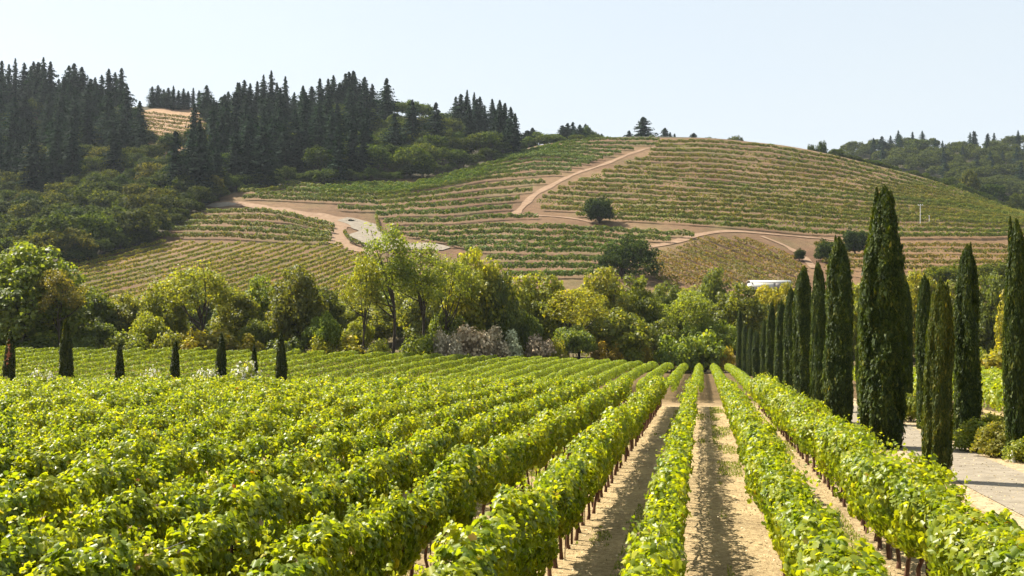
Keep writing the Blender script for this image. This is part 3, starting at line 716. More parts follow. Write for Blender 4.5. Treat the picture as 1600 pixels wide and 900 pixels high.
def cypress(seed, H, Rad, n, spray=.2, tips=4, tw=.11, ex=4.6, fa=.74, st=.25):
    r_ = np.random.default_rng(seed)
    def prof(t): return np.clip(np.minimum(1, .80 + t * 1.6) * (1 - np.clip((t - st) / (1 - st), 0, 1)**ex * fa), 0, 1) * np.where(t > .93, np.sqrt(np.clip((1.0 - t) / .07, 0, 1)), 1)
    def rad(th, z):
        t = z / H
        rib = .5 + .5 * vnoise(th / (2 * math.pi) * 11 + 1.0 * vnoise(z / 3.5, 0, seed), z / 2.6, seed + 1)
        rib2 = vnoise(th / (2 * math.pi) * 26, z / .6, seed + 2)
        return Rad * prof(t) * (.66 + .34 * rib + .10 * rib2)
    z = r_.random(n) * H; z = z[np.argsort(z)]; z = z[r_.random(n) < .25 + .75 * prof(z / H)]; n = len(z)
    th = r_.uniform(0, 2 * math.pi, n); rr = rad(th, z) * (1 - .16 * r_.random(n)**1.5)
    stray = r_.random(n) < .045; rr = rr * np.where(stray, 1.07, 1)
    P = np.stack([np.cos(th) * rr, np.sin(th) * rr, z], 1)
    N = np.stack([np.cos(th), np.sin(th), 0 * z + .15], 1) + r_.normal(0, .5, P.shape)
    up = np.stack([np.cos(th) * .28, np.sin(th) * .28, 0 * z + 1], 1)
    parts = [leaves(P, N, spray * r_.uniform(.6, 1.3, n) * np.where(stray, 1.8, 1), T_KITE, r_, tip=up, tipr=.20, aspect=.42)]
    for k in range(tips):                                   # separate flame-like leaders at the top
        a = r_.uniform(0, 6.28); rr0 = Rad * r_.uniform(.1, .42); z0 = H * r_.uniform(.84, .93); ln = H * r_.uniform(.05, .11)
        m = int(n * .012); t = r_.random(m); q = r_.uniform(0, 6.28, m); wv = Rad * .17 * (1 - t)**.7
        P = np.stack([math.cos(a) * rr0 + np.cos(q) * wv, math.sin(a) * rr0 + np.sin(q) * wv, z0 + t * ln], 1)
        N = np.stack([np.cos(q), np.sin(q), 0 * q], 1) + r_.normal(0, .4, P.shape)
        parts.append(leaves(P, N, spray * r_.uniform(.7, 1.3, m), T_KITE, r_, tip=(0, 0, 1), tipr=.2, aspect=.6))
    V, Fs = join(parts)
    # dense inside of the column
    zz = np.linspace(.15, H * .93, 40); aa = np.arange(20) * 2 * math.pi / 20
    G = np.stack([np.array([[math.cos(a) * rad(a, q) * .86, math.sin(a) * rad(a, q) * .86, q] for a in aa]) for q in zz])
    i, j = np.meshgrid(np.arange(39), np.arange(20), indexing='ij'); j2 = (j + 1) % 20
    Fq = np.stack([i * 20 + j, i * 20 + j2, (i + 1) * 20 + j2, (i + 1) * 20 + j], -1).reshape(-1, 4)
    V2, F2 = join([(V, Fs), (G.reshape(-1, 3), Fq)])
    tr = tube([(0, 0, -.3), (0, 0, .5), (0, 0, H * .5)], [tw * 1.2, tw, tw * .4], 7)
    return np_mesh('trunk', *tr, M['bark'], True), np_mesh('crown', V2, F2, M['cypress'])

# --- cypresses of the drive: x in the photo, distance, top, width
CYP = [cypress(71, 11.7, 1.0, 42000, .15, 7, ex=2.8, fa=.76, st=.4), cypress(72, 9.4, .92, 30000, .15, 3), cypress(73, 9.4, .88, 30000, .15, 5, ex=3.4), cypress(74, 7.3, .86, 34000, .12, 4)]
CH = [11.7, 9.4, 9.4, 7.3]; CR = [1.0, .92, .88, .86]
def put_cypress(px, Y, top, wpx, v, rz, label, group, col=(1, 1, 1), base=None):
    X = (px - CX) / F * Y; z = float(ground_z(X, Y)); ztop = ZC + (HZ - top) / F * Y; H = ztop - z
    o = place('cypress_tree', CYP[v], (X, Y, z), CH[v], H, rz, label, 'cypress', group, col)
    rad = wpx / F * Y / 2; s = rad / CR[v] * 1.02
    o.scale = (s, s, H / CH[v]); k = int(px); o.rotation_euler = (math.sin(k * 1.7) * .018, math.cos(k * 2.3) * .018, rz); return o
GA = 'tall cypresses lining the near side of the drive'; GB = 'tall cypresses lining the far side of the drive'
put_cypress(1464, 35.0, 436, 48, 3, .4, 'lighter green blunt cypress standing in front of the others by the drive', GA, (1.35, 1.15, 1.0))
put_cypress(1376, 46.0, 291, 74, 0, 1.0, 'tallest and broadest cypress, with a ragged many-pointed top', GA)
names = ['pointed cypress next after the tallest one, along the near edge of the drive'] + ['%s cypress after the tallest one, along the near edge of the drive' % ordw(i) for i in range(2, 13)]
for i, (px, top, wp) in enumerate([(1312, 371, 50), (1281, 410, 31), (1256, 418, 36), (1234, 450, 26), (1219, 470, 22), (1206, 473, 20), (1194, 500, 15), (1183, 517, 17), (1173, 511, 13), (1165, 507, 12), (1156, 482, 12)]):
    Y = [59.8, 69.5, 81, 93, 105, 117, 132, 145, 157, 168, 178][i]
    put_cypress(px, Y, top, wp, 1 + i % 2, i * 1.3, names[i], GA, (1, 1, 1))
put_cypress(1592, 41.3, 343, 43, 2, 2.2, 'tall cypress cut by the picture edge, white marker at its foot', GB)
put_cypress(1509, 46.8, 382, 45, 1, 3.1, 'tall blunt cypress with bushes at its foot across the drive', GB)
put_cypress(1445, 56, 430, 31, 2, 4.0, 'slim cypress across the drive, half behind the lighter blunt one', GB)
put_cypress(1414, 66, 433, 27, 1, 5.0, 'dark cypress across the drive peeping out beside the tallest one', GB)
put_cypress(1349, 78, 440, 24, 2, 5.6, 'cypress across the drive almost hidden by the tallest one', GB)

SCYP = [cypress(81, 5, .62, 4200, .2, 2, .07, 2.6, .8), cypress(82, 5, .55, 4200, .2, 3, .07, 2.4, .8)]
GS = 'small cypresses between the two vine fields'
for i, (px, top, wp, Y, lean, lab) in enumerate([(13, 517, 20, 83, .03, 'small leaning cypress with a reddish dead patch, near the picture edge'), (104, 502, 25, 83, 0, 'stoutest of the small cypresses between the vine fields'),
        (187, 536, 16, 83, 0, 'slim small cypress standing alone between the two vine fields'), (272, 533, 18, 83, -.02, 'small cypress with a twig sticking out beside white blossom'),
        (347, 521, 20, 83, .02, 'small dark cypress between two white blossoming bushes'), (397, 537, 13, 88, 0, 'tiniest cypress, rising behind the largest white blossoming bush'), (439, 518, 19, 83, 0, 'dense small cypress beyond the white blossoming bushes')]):
    X = (px - CX) / F * Y; z = float(ground_z(X, Y)); H = ZC + (HZ - top) / F * Y - z
    v = i % 2
    o = place('cypress_tree', SCYP[v], (X, Y, z), 5, H, i * 1.1, lab, 'cypress', GS, (.62, .62, .75))
    s = wp / F * Y / 2 / (.62, .55)[v] * 1.05; o.scale = (s, s, H / 5); o.rotation_euler = (0, lean, i * 1.1)
    if i == 0:
        r_ = np.random.default_rng(4); q = r_.normal(0, 1, (45, 3)) * (.10, .10, .40) + (.1, -.52, 3.4)
        link('dead_foliage', np_mesh('dead_foliage', *leaves(q, np.tile([0., -1, .2], (45, 1)) + r_.normal(0, .4, (45, 3)), .16, T_KITE, r_), M['deadleaf'] if 'deadleaf' in M else M['vinebark']), o)
    if i == 3:
        link('twig', np_mesh('twig', *tube([(0, 0, 3.4), (.5, 0, 3.75), (.95, -.1, 3.7)], [.05, .04, .02], 5), M['bark']), o)

# --- riparian belt
T = {}
T['round'] = [broadleaf(s, 15, 13, 150, 100, .50, .03, .28, rc=(.09, .14), lobes=.3, low=-.85) for s in (1, 2, 3)]
T['open'] = [broadleaf(s, 17, 12, 95, 66, .36, .30, .26, rc=(.08, .14), limbs=8, lobes=.35, low=-.35) for s in (4, 5)]
T['low'] = [broadleaf(s, 9, 11, 100, 95, .46, .04, .2, rc=(.09, .14), low=-.2, stems=3, limbs=3) for s in (6, 7)]
T['tall'] = [broadleaf(8, 20, 10, 100, 60, .34, .40, .24, rc=(.09, .17), limbs=9, lobes=.5, low=-.6, stems=1)]
TH = {'round': 15, 'open': 17, 'low': 9, 'tall': 20}; TW = {'round': 13, 'open': 12, 'low': 11, 'tall': 10}
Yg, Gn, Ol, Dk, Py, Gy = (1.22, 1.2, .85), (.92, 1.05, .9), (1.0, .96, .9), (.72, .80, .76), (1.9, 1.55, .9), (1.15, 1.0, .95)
belt = [ # px, top, width, Y, type, variant, colour, label
 (40, 378, 165, 172, 'round', 0, Gn, 'large bright-topped green tree at the picture edge of the tree belt'),
 (-20, 400, 120, 178, 'round', 1, Gn, 'broad green tree cut off by the edge of the picture'),
 (95, 418, 80, 168, 'open', 0, (1.05, .85, 1.0), 'thin grey-branched tree leaning before the large bright-topped tree'),
 (150, 452, 90, 180, 'round', 2, Dk, 'dark green tree beside the thin grey-branched tree'),
 (203, 458, 70, 182, 'round', 1, Ol, 'olive tree between the dark tree and the yellow-green spreading tree'),
 (312, 406, 118, 172, 'open', 1, Yg, 'yellow-green spreading tree with a visible forked trunk'),
 (258, 438, 74, 178, 'round', 0, Yg, 'yellowing tree touching the spreading fork-trunked tree'),
 (372, 452, 80, 178, 'round', 2, Ol, 'olive-green tree just past the yellow-green spreading tree'),
 (412, 432, 76, 184, 'round', 1, Gn, 'mid-green tree behind the dark willowy tree'),
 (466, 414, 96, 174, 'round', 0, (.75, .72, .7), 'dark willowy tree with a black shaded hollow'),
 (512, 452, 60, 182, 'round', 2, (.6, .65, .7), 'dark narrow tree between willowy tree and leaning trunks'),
 (566, 398, 74, 168, 'open', 0, (1.25, 1.2, .8), 'thin tree with two dark leaning trunks'),
 (612, 362, 100, 169, 'tall', 0, (1.0, 1.12, .8), 'tallest tree of the belt, slender with a black forked trunk'),
 (655, 388, 90, 172, 'tall', 0, (1.0, 1.1, .8), 'tall green tree with upright dark trunks next to the tallest'),
 (700, 392, 90, 176, 'open', 1, (1.1, 1.15, .8), 'green tree with sunlit crown beside the bright yellow one'),
 (745, 390, 112, 180, 'round', 1, (1.45, 1.35, .7), 'bright yellow-green crowned tree above the grey bushes'),
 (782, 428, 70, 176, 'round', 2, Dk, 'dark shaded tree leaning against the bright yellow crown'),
 (840, 424, 100, 182, 'round', 0, Yg, 'yellow-green rounded tree just past the dark shaded one'),
 (890, 440, 105, 176, 'open', 1, (1.5, 1.35, .7), 'yellow-green tree with bare twigs showing inside'),
 (940, 424, 96, 190, 'round', 2, (1.3, 1.2, .8), 'pale olive tree under the big spreading oak'),
 (992, 432, 86, 190, 'round', 1, (.8, .85, .6), 'dark green tree flecked with yellow under the oak'),
 (1040, 440, 70, 194, 'round', 0, Dk, 'dark rounded tree below the mottled vine block'),
 (1072, 452, 96, 180, 'open', 0, (1.15, 1.25, .8), 'light green tree with a forked trunk behind the alley end'),
 (1112, 424, 70, 205, 'round', 2, Dk, 'dark tree rising just under the mottled vine block'),
 (1152, 444, 96, 184, 'round', 1, (.8, .82, .6), 'dark gold-flecked tree beside the end of the cypress line'),
 (1196, 444, 66, 200, 'round', 0, (1.8, 1.5, .8), 'pale yellow tree in front of the white-roofed shed'),
 (1228, 447, 60, 196, 'round', 2, (1.5, 1.3, .8), 'olive tree glimpsed between slim cypresses'),
 (1340, 440, 90, 192, 'round', 1, Yg, 'yellow-green tree behind the two biggest cypresses'),
 (1400, 436, 80, 205, 'round', 0, Ol, 'olive tree behind the tallest cypress'),
 (1440, 428, 80, 190, 'round', 2, (1.4, 1.25, .8), 'light olive tree glimpsed between the drive cypresses'),
 (1500, 440, 90, 186, 'round', 1, Ol, 'olive tree behind the blunt cypress with bushes'),
 (1552, 424, 70, 182, 'round', 0, Dk, 'dark tree in the gap between two drive cypresses'),
 (1596, 432, 70, 150, 'round', 2, (1.6, 1.35, .9), 'pale golden tree spilling past the edge cypress'),
 (1650, 430, 100, 165, 'round', 0, Gn, 'green tree at the far end of the belt past the edge cypress'),
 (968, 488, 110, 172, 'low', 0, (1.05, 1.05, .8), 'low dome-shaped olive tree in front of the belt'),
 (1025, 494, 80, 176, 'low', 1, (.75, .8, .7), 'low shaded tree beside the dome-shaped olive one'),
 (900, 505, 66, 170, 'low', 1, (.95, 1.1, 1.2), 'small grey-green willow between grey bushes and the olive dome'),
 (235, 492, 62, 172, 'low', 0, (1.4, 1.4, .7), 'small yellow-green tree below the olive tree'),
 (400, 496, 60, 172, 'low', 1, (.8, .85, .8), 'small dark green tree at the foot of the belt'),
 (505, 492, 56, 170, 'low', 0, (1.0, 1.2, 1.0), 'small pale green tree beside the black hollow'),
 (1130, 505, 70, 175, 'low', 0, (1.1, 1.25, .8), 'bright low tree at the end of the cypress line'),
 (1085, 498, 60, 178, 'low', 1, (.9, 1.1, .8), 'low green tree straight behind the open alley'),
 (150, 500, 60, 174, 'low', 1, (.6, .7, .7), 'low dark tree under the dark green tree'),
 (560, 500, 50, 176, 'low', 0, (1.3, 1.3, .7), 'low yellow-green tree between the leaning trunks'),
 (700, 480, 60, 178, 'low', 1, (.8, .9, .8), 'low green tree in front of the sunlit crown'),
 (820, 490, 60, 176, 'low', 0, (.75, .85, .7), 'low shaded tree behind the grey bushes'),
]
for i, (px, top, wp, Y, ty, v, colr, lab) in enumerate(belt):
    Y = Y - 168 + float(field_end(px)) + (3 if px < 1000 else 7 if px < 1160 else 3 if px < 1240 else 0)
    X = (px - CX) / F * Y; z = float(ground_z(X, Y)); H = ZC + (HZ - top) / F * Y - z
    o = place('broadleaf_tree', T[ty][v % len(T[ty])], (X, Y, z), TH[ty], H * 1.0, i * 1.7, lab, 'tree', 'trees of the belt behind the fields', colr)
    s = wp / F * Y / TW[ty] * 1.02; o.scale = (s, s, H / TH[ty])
rng = np.random.default_rng(21)
env_x = [-60, 0, 60, 110, 150, 300, 380, 450, 520, 600, 700, 760, 800, 850, 1000, 1100, 1200, 1700]
env_y = [400, 385, 390, 440, 462, 425, 450, 430, 445, 420, 410, 420, 440, 436, 446, 436, 456, 446]
for i in range(46):
    px = -60 + i * 38.5 + rng.uniform(-12, 12); Y = rng.uniform(212, 255)
    top = np.interp(px, env_x, env_y) + rng.uniform(8, 34)
    X = (px - CX) / F * Y; z = float(ground_z(X, Y)); H = ZC + (HZ - top) / F * Y - z
    cl = [Dk, Ol, Gn, Yg, (.7, .75, .7)][int(rng.integers(5))]
    v = i % 3
    o = place('broadleaf_tree', T['round'][v], (X, Y, z), 15, H, rng.uniform(0, 6), '%s tree of the shaded back row of the belt, counted from the bright-topped tree' % ordw(i + 1), 'tree', 'back row of the tree belt', cl)
    s = max(.65, rng.uniform(85, 120) / F * Y / 13); o.scale = (s, s, H / 15)

# --- shrubs
def shrub(seed, H, W, n, leaf, mat='leaf', clumps=16, spiky=False):
    r_ = np.random.default_rng(seed)
    a = r_.uniform(0, 6.28, clumps); rr = np.sqrt(r_.random(clumps)) * W * .36; z = H * (.10 + .56 * r_.random(clumps)) * (1 - .35 * (rr / (W * .36))**2)
    C = np.stack([np.cos(a) * rr, np.sin(a) * rr, z], 1); k = n // clumps
    q = unit(r_.normal(0, 1, (clumps * k, 3))); q[:, 2] = np.abs(q[:, 2]) * 1.2 - .35
    P = np.repeat(C, k, 0) + q * (W * .20 * (.5 + .6 * r_.random(clumps * k)))[:, None]; P[:, 2] = np.abs(P[:, 2]) + .03
    P[:, 2] *= H / P[:, 2].max()
    V, Fq = leaves(P, q + (0, 0, .4) + r_.normal(0, .5, P.shape), leaf * r_.uniform(.6, 1.4, len(P)), T_KITE, r_, tip=(0, 0, .5) if spiky else (0, 0, -.3), tipr=.8)
    st = [tube(bez((0, 0, -.1), c, (0, 0, .05 * H), 4), [.05 * H / 2, .03, .02, .01], 4) for c in C[:9]]
    return np_mesh('stem', *join(st), M['bark']), np_mesh('foliage', V, Fq, M[mat])
SH = [shrub(51, 2.6, 3.6, 1500, .26), shrub(52, 3.2, 3.2, 1500, .24, spiky=True), shrub(53, 2.2, 4.0, 1600, .22)]; SHH = [2.6, 3.2, 2.2]; SHW = [3.6, 3.2, 4.0]
SHDRY = []
for a_, b_ in SH:
    c_ = b_.copy(); c_.materials.clear(); c_.materials.append(M['dry']); SHDRY.append(c_)
def put_shrub(px, Y, top, wp, v, colr, lab, group, name='shrub', flowers=0, sd=0):
    X = (px - CX) / F * Y; z = float(ground_z(X, Y)); H = ZC + (HZ - top) / F * Y - z
    root = link(name, None, loc=(X, Y, z)); s = wp / F * Y / SHW[v]; root.scale = (s, s, H / SHH[v]); root.rotation_euler = (0, 0, sd * 1.3)
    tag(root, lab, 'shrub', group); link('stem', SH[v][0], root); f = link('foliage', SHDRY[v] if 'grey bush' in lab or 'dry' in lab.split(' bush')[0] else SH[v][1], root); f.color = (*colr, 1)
    if flowers:
        r_ = np.random.default_rng(900 + sd); co = np.empty(len(SH[v][1].vertices) * 3, np.float32); SH[v][1].vertices.foreach_get('co', co); co = co.reshape(-1, 4, 3).mean(1)
        co = co[r_.permutation(len(co))]; co = co[co[:, 2] > SHH[v] * .42][:flowers]
        p = np.repeat(co * (1.05, 1.05, 1.04), 3, 0) + r_.normal(0, .05, (len(co) * 3, 3))
        link('blossom', np_mesh('blossom', *leaves(p, p * (1, 1, 1) + r_.normal(0, .6, p.shape), .20, T_KITE, r_), M['flower']), root)
    return root
G1 = 'bushes along the foot of the tree belt'
sl_ = [(300, 168, 520, 60, 0, (1.9, 1.5, .6), 'golden bush at the foot of the fork-trunked tree'), (262, 168, 524, 50, 2, (1.2, 1.15, .9), 'dull olive bush beside the golden one'),
       (345, 168, 518, 70, 0, (1.25, 1.05, 1.1), 'wide brownish bush past the golden one'), (395, 168, 528, 40, 1, (1.6, 1.3, .8), 'small sandy bush below the small dark tree'),
       (205, 168, 524, 60, 2, (.95, 1.0, .8), 'low green bush below the small yellow-green tree'), (500, 167, 532, 40, 2, (1.4, 1.3, .8), 'low yellow bush near the small pale tree'),
       (545, 167, 530, 50, 1, (1.9, 1.6, .6), 'yellow bush under the leaning trunks'), (660, 167, 526, 60, 2, (1.0, 1.1, .8), 'green bush under the upright dark trunks'),
       (735, 168, 512, 62, 0, Gy, 'pinkish-grey dry bush under the bright yellow crown'), (700, 168, 522, 44, 2, (.95, .9, .9), 'small grey bush at the edge of the dry thicket'),
       (765, 169, 516, 50, 1, (1.15, 1.05, 1.0), 'spiky pale grey bush beside the pinkish-grey one'), (802, 169, 522, 34, 1, (1.1, 1.25, 1.1), 'narrow pale green bush between two dry grey bushes'),
       (842, 170, 528, 50, 0, (.85, .72, .7), 'brownish-grey dry bush past the narrow pale green one'), (872, 170, 535, 30, 2, (1.5, 1.3, .7), 'low yellow bush before the grey-green willow'),
       (936, 173, 540, 26, 1, (1.9, 1.3, .9), 'small orange-tan bush at the end of the vine rows'), (960, 174, 541, 24, 1, (1.8, 1.25, .9), 'second small orange-tan bush before the olive dome'),
       (984, 176, 538, 44, 0, (1.3, 1.3, .8), 'rounded green bush at the field edge before the olive dome'), (1010, 177, 542, 26, 2, (1.7, 1.3, .8), 'little gold-tinged bush beyond the rounded green one'),
       (1040, 181, 530, 46, 1, (1.0, 1.2, .8), 'upright green bush behind the ends of the back rows'), (1068, 182, 528, 56, 0, (1.0, 1.15, .85), 'dense green bush straight behind the alley'),
       (1100, 183, 520, 60, 0, (1.1, 1.25, .8), 'tall bright bush closing the view of the alley'), (1042, 180, 556, 22, 2, (2.0, 1.2, .9), 'tiny orange bush at the pale path'),
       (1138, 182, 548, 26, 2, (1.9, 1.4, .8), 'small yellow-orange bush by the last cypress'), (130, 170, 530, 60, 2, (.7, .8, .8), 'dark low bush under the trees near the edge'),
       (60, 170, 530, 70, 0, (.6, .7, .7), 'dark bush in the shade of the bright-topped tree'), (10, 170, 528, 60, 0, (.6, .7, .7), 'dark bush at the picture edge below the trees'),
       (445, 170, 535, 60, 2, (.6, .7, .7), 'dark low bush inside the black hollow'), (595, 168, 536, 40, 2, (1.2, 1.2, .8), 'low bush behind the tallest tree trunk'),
       (1570, 128, 540, 80, 0, (1.7, 1.4, .8), 'golden bush past the vines beyond the drive'), (1530, 130, 548, 40, 2, (1.3, 1.3, .9), 'olive bush past the vines beyond the drive')]
for i, (px, Y, top, wp, v, c, lab) in enumerate(sl_):
    top -= 9; wp *= 1.25
    if px < 1500: Y = float(field_end(px)) + 2.2 + (i % 3) * .6
    put_shrub(px, Y, top, wp, v, c, lab, G1, sd=i)
G2 = 'white blossoming bushes between the fields'
for i, (px, top, wp, lab) in enumerate([(385, 559, 58, 'largest white blossoming bush between two small cypresses'), (325, 572, 56, 'white blossoming bush beside the small dark cypress'), (238, 574, 42, 'white blossoming bush before the cypress with a twig'), (70, 575, 46, 'small white blossoming bush by the stoutest small cypress')]):
    put_shrub(px, 81.5 + i * .4, top, wp, (0, 2, 2, 2)[i], (1.3, 1.35, 1.6), lab, G2, 'oleander_bush', 190, 40 + i)
G3 = 'bushes on the far verge of the drive'
SH += [shrub(54, 1.6, 2.4, 3600, .11, clumps=22), shrub(55, 1.3, 2.0, 3200, .10, clumps=18)]; SHH += [1.6, 1.3]; SHW += [2.4, 2.0]
for i, (px, Y, top, wp, v, c, lab) in enumerate([(1526, 44.5, 655, 62, 3, (1.1, 1.2, .8), 'green bush at the foot of the blunt cypress'), (1556, 42.6, 662, 56, 4, (1.2, 1.05, .8), 'reddish-green bush between the two big cypresses'),
        (1608, 40.5, 682, 60, 3, (1.2, 1.25, .8), 'green bush at the foot of the edge cypress'), (1422, 61, 618, 44, 4, (1.1, 1.15, .8), 'small bush at the foot of the slim cypress'),
        (1580, 44.5, 660, 50, 4, (1.3, 1.2, .7), 'yellowish bush behind the white marker'), (1400, 68, 605, 40, 3, (1.0, 1.1, .8), 'bush at the foot of the dark peeping cypress'),
        (1495, 50, 648, 50, 3, (1.15, 1.2, .8), 'green bush tucked behind the blunt cypress'), (1544, 47, 646, 58, 3, (1.3, 1.3, .8), 'light green bush against the vines beyond the drive'),
        (1576, 46, 650, 60, 4, (1.35, 1.3, .8), 'bushy yellow-green clump against the vines beyond the drive'), (1612, 44, 655, 60, 3, (1.1, 1.2, .8), 'green bush behind the edge cypress'),
        (1468, 55, 636, 40, 4, (1.1, 1.2, .8), 'small green bush between slim and blunt cypresses')]):
    put_shrub(px, Y, top - 4, wp * 1.35, v, c, lab, G3, sd=70 + i)

# --- oaks and single trees on the hill
OAK = broadleaf(31, 12, 14, 120, 60, .62, .02, .5, rc=(.09, .15), mat='forest', low=-.8, lobes=.25, shell=.35)
OAKB = broadleaf(32, 14, 26, 150, 56, .65, .04, .6, rc=(.06, .10), mat='forest', low=-.6, lobes=.5, limbs=9, shell=.3)
def on_hill(name, mesh, H0, W0, px, base, top, wp, rz, lab, cat, group, col, y0=285, dz=0):
    g = hit(px, base, y0); X, Y, z = g
    H = (base - top) / F * Y
    o = place(name, mesh, (X, Y, z - dz), H0, H, rz, lab, cat, group, col)
    s = wp / F * Y / W0; o.scale = (s, s, H / H0); return o
on_hill('oak_tree', OAK, 12, 14, 936, 350, 305, 52, 1, 'lone round dark oak standing among the hillside vine rows', 'oak', None, (.55, .7, .9))
on_hill('oak_tree', OAKB, 14, 26, 975, 436, 374, 118, 2, 'big spreading dark oak at the foot of the round hill', 'oak', None, (.6, .75, .85))
on_hill('oak_tree', OAK, 12, 14, 1336, 398, 357, 42, 3, 'dark oak behind the tallest cypress shoulder on the hill foot', 'oak', None, (.55, .7, 1.0))
on_hill('oak_tree', OAK, 12, 14, 1292, 410, 374, 44, 4, 'dull green oak at the lower end of the dirt track', 'oak', None, (.8, .95, .9))
on_hill('oak_tree', OAK, 12, 14, 1249, 408, 388, 20, 5, 'tiny round oak on the bank above the mottled vines', 'oak', None, (.6, .7, .7))
on_hill('oak_tree', OAK, 12, 14, 1560, 450, 405, 70, 6, 'pale olive oak below the red-soil rows by the edge cypress', 'oak', None, (1.6, 1.5, .9))
on_hill('oak_tree', OAK, 12, 14, 1480, 452, 412, 80, 7, 'yellow-green oak below the red-soil rows mid-gap', 'oak', None, (1.8, 1.7, .8))
on_hill('oak_tree', OAK, 12, 14, 1400, 455, 425, 60, 8, 'green oak at the bottom of the red-soil slope', 'oak', None, (1.3, 1.3, .8))

# --- forest
CON = [conifer(s, 30, r, lv) for s, r, lv in ((1, 6.2, 62), (2, 5.2, 66), (3, 7.2, 60), (4, 6.4, 54), (5, 5.0, 62))]; CONR = [6.2, 5.2, 7.2, 6.4, 5.0]
FB = [broadleaf(s, 12, 13, 60, 46, .72, .06, .3, rc=(.09, .15), mat='forest', low=-.3, limbs=3, lobes=.25) for s in (41, 42, 43)]
ordc = {}
def tree_conifer(px, base, H, lab_area, group, col, rng, y0=285, X=None, wide=1.0):
    g = hit(px, base, y0)
    if g is None: return
    v = int(rng.integers(5)); ordc[lab_area] = ordc.get(lab_area, 0) + 1
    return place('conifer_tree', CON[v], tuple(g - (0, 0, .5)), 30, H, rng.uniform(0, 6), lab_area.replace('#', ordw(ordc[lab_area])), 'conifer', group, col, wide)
def tree_broad(px, base, H, lab_area, group, col, rng, y0=285, wide=1.0, name='woodland_tree', cat='tree'):
    g = hit(px, base, y0)
    if g is None: return
    v = int(rng.integers(3)); ordc[lab_area] = ordc.get(lab_area, 0) + 1
    return place(name, FB[v], tuple(g - (0, 0, .5)), 12, H, rng.uniform(0, 6), lab_area.replace('#', ordw(ordc[lab_area])), cat, group, col, wide)
rng = np.random.default_rng(77)
def rc(base, v=.15):
    k = 1 + rng.uniform(-v, v) * 1.8; return tuple(b * k * (1 + rng.uniform(-.06, .06)) for b in base)
# skyline conifers: px, top ; height follows from where they stand
def crest(px):
    return float(np.min([HZ - (float(ground_z((px - CX) / F * y, y)) - ZC) * F / y for y in np.arange(560, 720, 6)]))
def sky_con(lst, lab, group, dy, col=(1.1, 1.15, 1.1), wf=1.0):
    for px, top in lst:
        b = crest(px) + dy + rng.uniform(0, 6); g = hit(px, b)
        if g is None: continue
        H = (b - top) / F * g[1]
        tree_conifer(px, b, H, lab, group, rc(col), rng, wide=wf * (.5 + 15 / H) * rng.uniform(.7, 1.25))
sky_con([(-12, 100), (3, 94), (14, 100), (24, 91), (38, 97), (48, 104), (60, 96), (68, 89), (79, 96), (92, 122), (108, 102), (116, 98), (128, 104), (142, 122), (150, 128), (159, 116), (170, 107), (180, 138)],
        '# tall conifer on the skyline crest, counted from the picture edge', 'skyline conifers on the big wooded hill', 8)
sky_con([(238, 134), (247, 132), (256, 138), (263, 136), (271, 133), (279, 140), (287, 137), (294, 141), (302, 136), (311, 140)], '# small conifer in the clump above the high clearing', 'conifers above the high clearing', 1, (1.05, 1.1, 1.2), .8)
sky_con([(323, 132), (334, 152), (346, 150), (357, 142), (371, 128), (382, 124), (391, 130), (402, 126), (412, 116), (424, 110), (433, 128), (446, 119), (459, 150), (470, 155), (487, 134), (503, 140), (513, 122), (521, 117), (531, 128), (540, 114), (552, 110), (562, 130), (571, 150)],
        '# tall conifer on the crest of the dark wall, counted from the high clearing', 'skyline conifers of the dark wall', 14)
def fill_con(x0, x1, lst, lab, group):
    xs = [p[0] for p in lst]; ys = [p[1] for p in lst]
    for px in np.arange(x0, x1, 13.0):
        x = px + rng.uniform(-4, 4); b = crest(x) + rng.uniform(16, 34); g = hit(x, b)
        if g is None: continue
        top = np.interp(x, xs, ys) + rng.uniform(14, 42); H = max(14, (b - top) / F * g[1]); tree_conifer(x, b, H, lab, group, rc((.9, .95, 1)), rng, wide=.5 + 15 / H)
fill_con(-20, 192, [(-12, 100), (60, 98), (130, 105), (180, 135)], '# conifer packed just below the skyline spires of the big wooded hill', 'conifers packed below the skyline')
fill_con(318, 578, [(323, 135), (360, 135), (400, 122), (440, 118), (470, 142), (510, 122), (555, 112), (580, 145)], '# conifer packed just below the skyline spires of the dark wall', 'conifers packed in the dark wall')
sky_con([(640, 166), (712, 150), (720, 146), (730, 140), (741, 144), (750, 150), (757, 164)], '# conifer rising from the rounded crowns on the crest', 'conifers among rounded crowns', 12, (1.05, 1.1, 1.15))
sky_con([(773, 168), (781, 156), (789, 160), (798, 166), (805, 176)], '# conifer in the last clump where the wood meets the round hill', 'conifers where wood meets round hill', 14, (1.1, 1.15, 1.25))
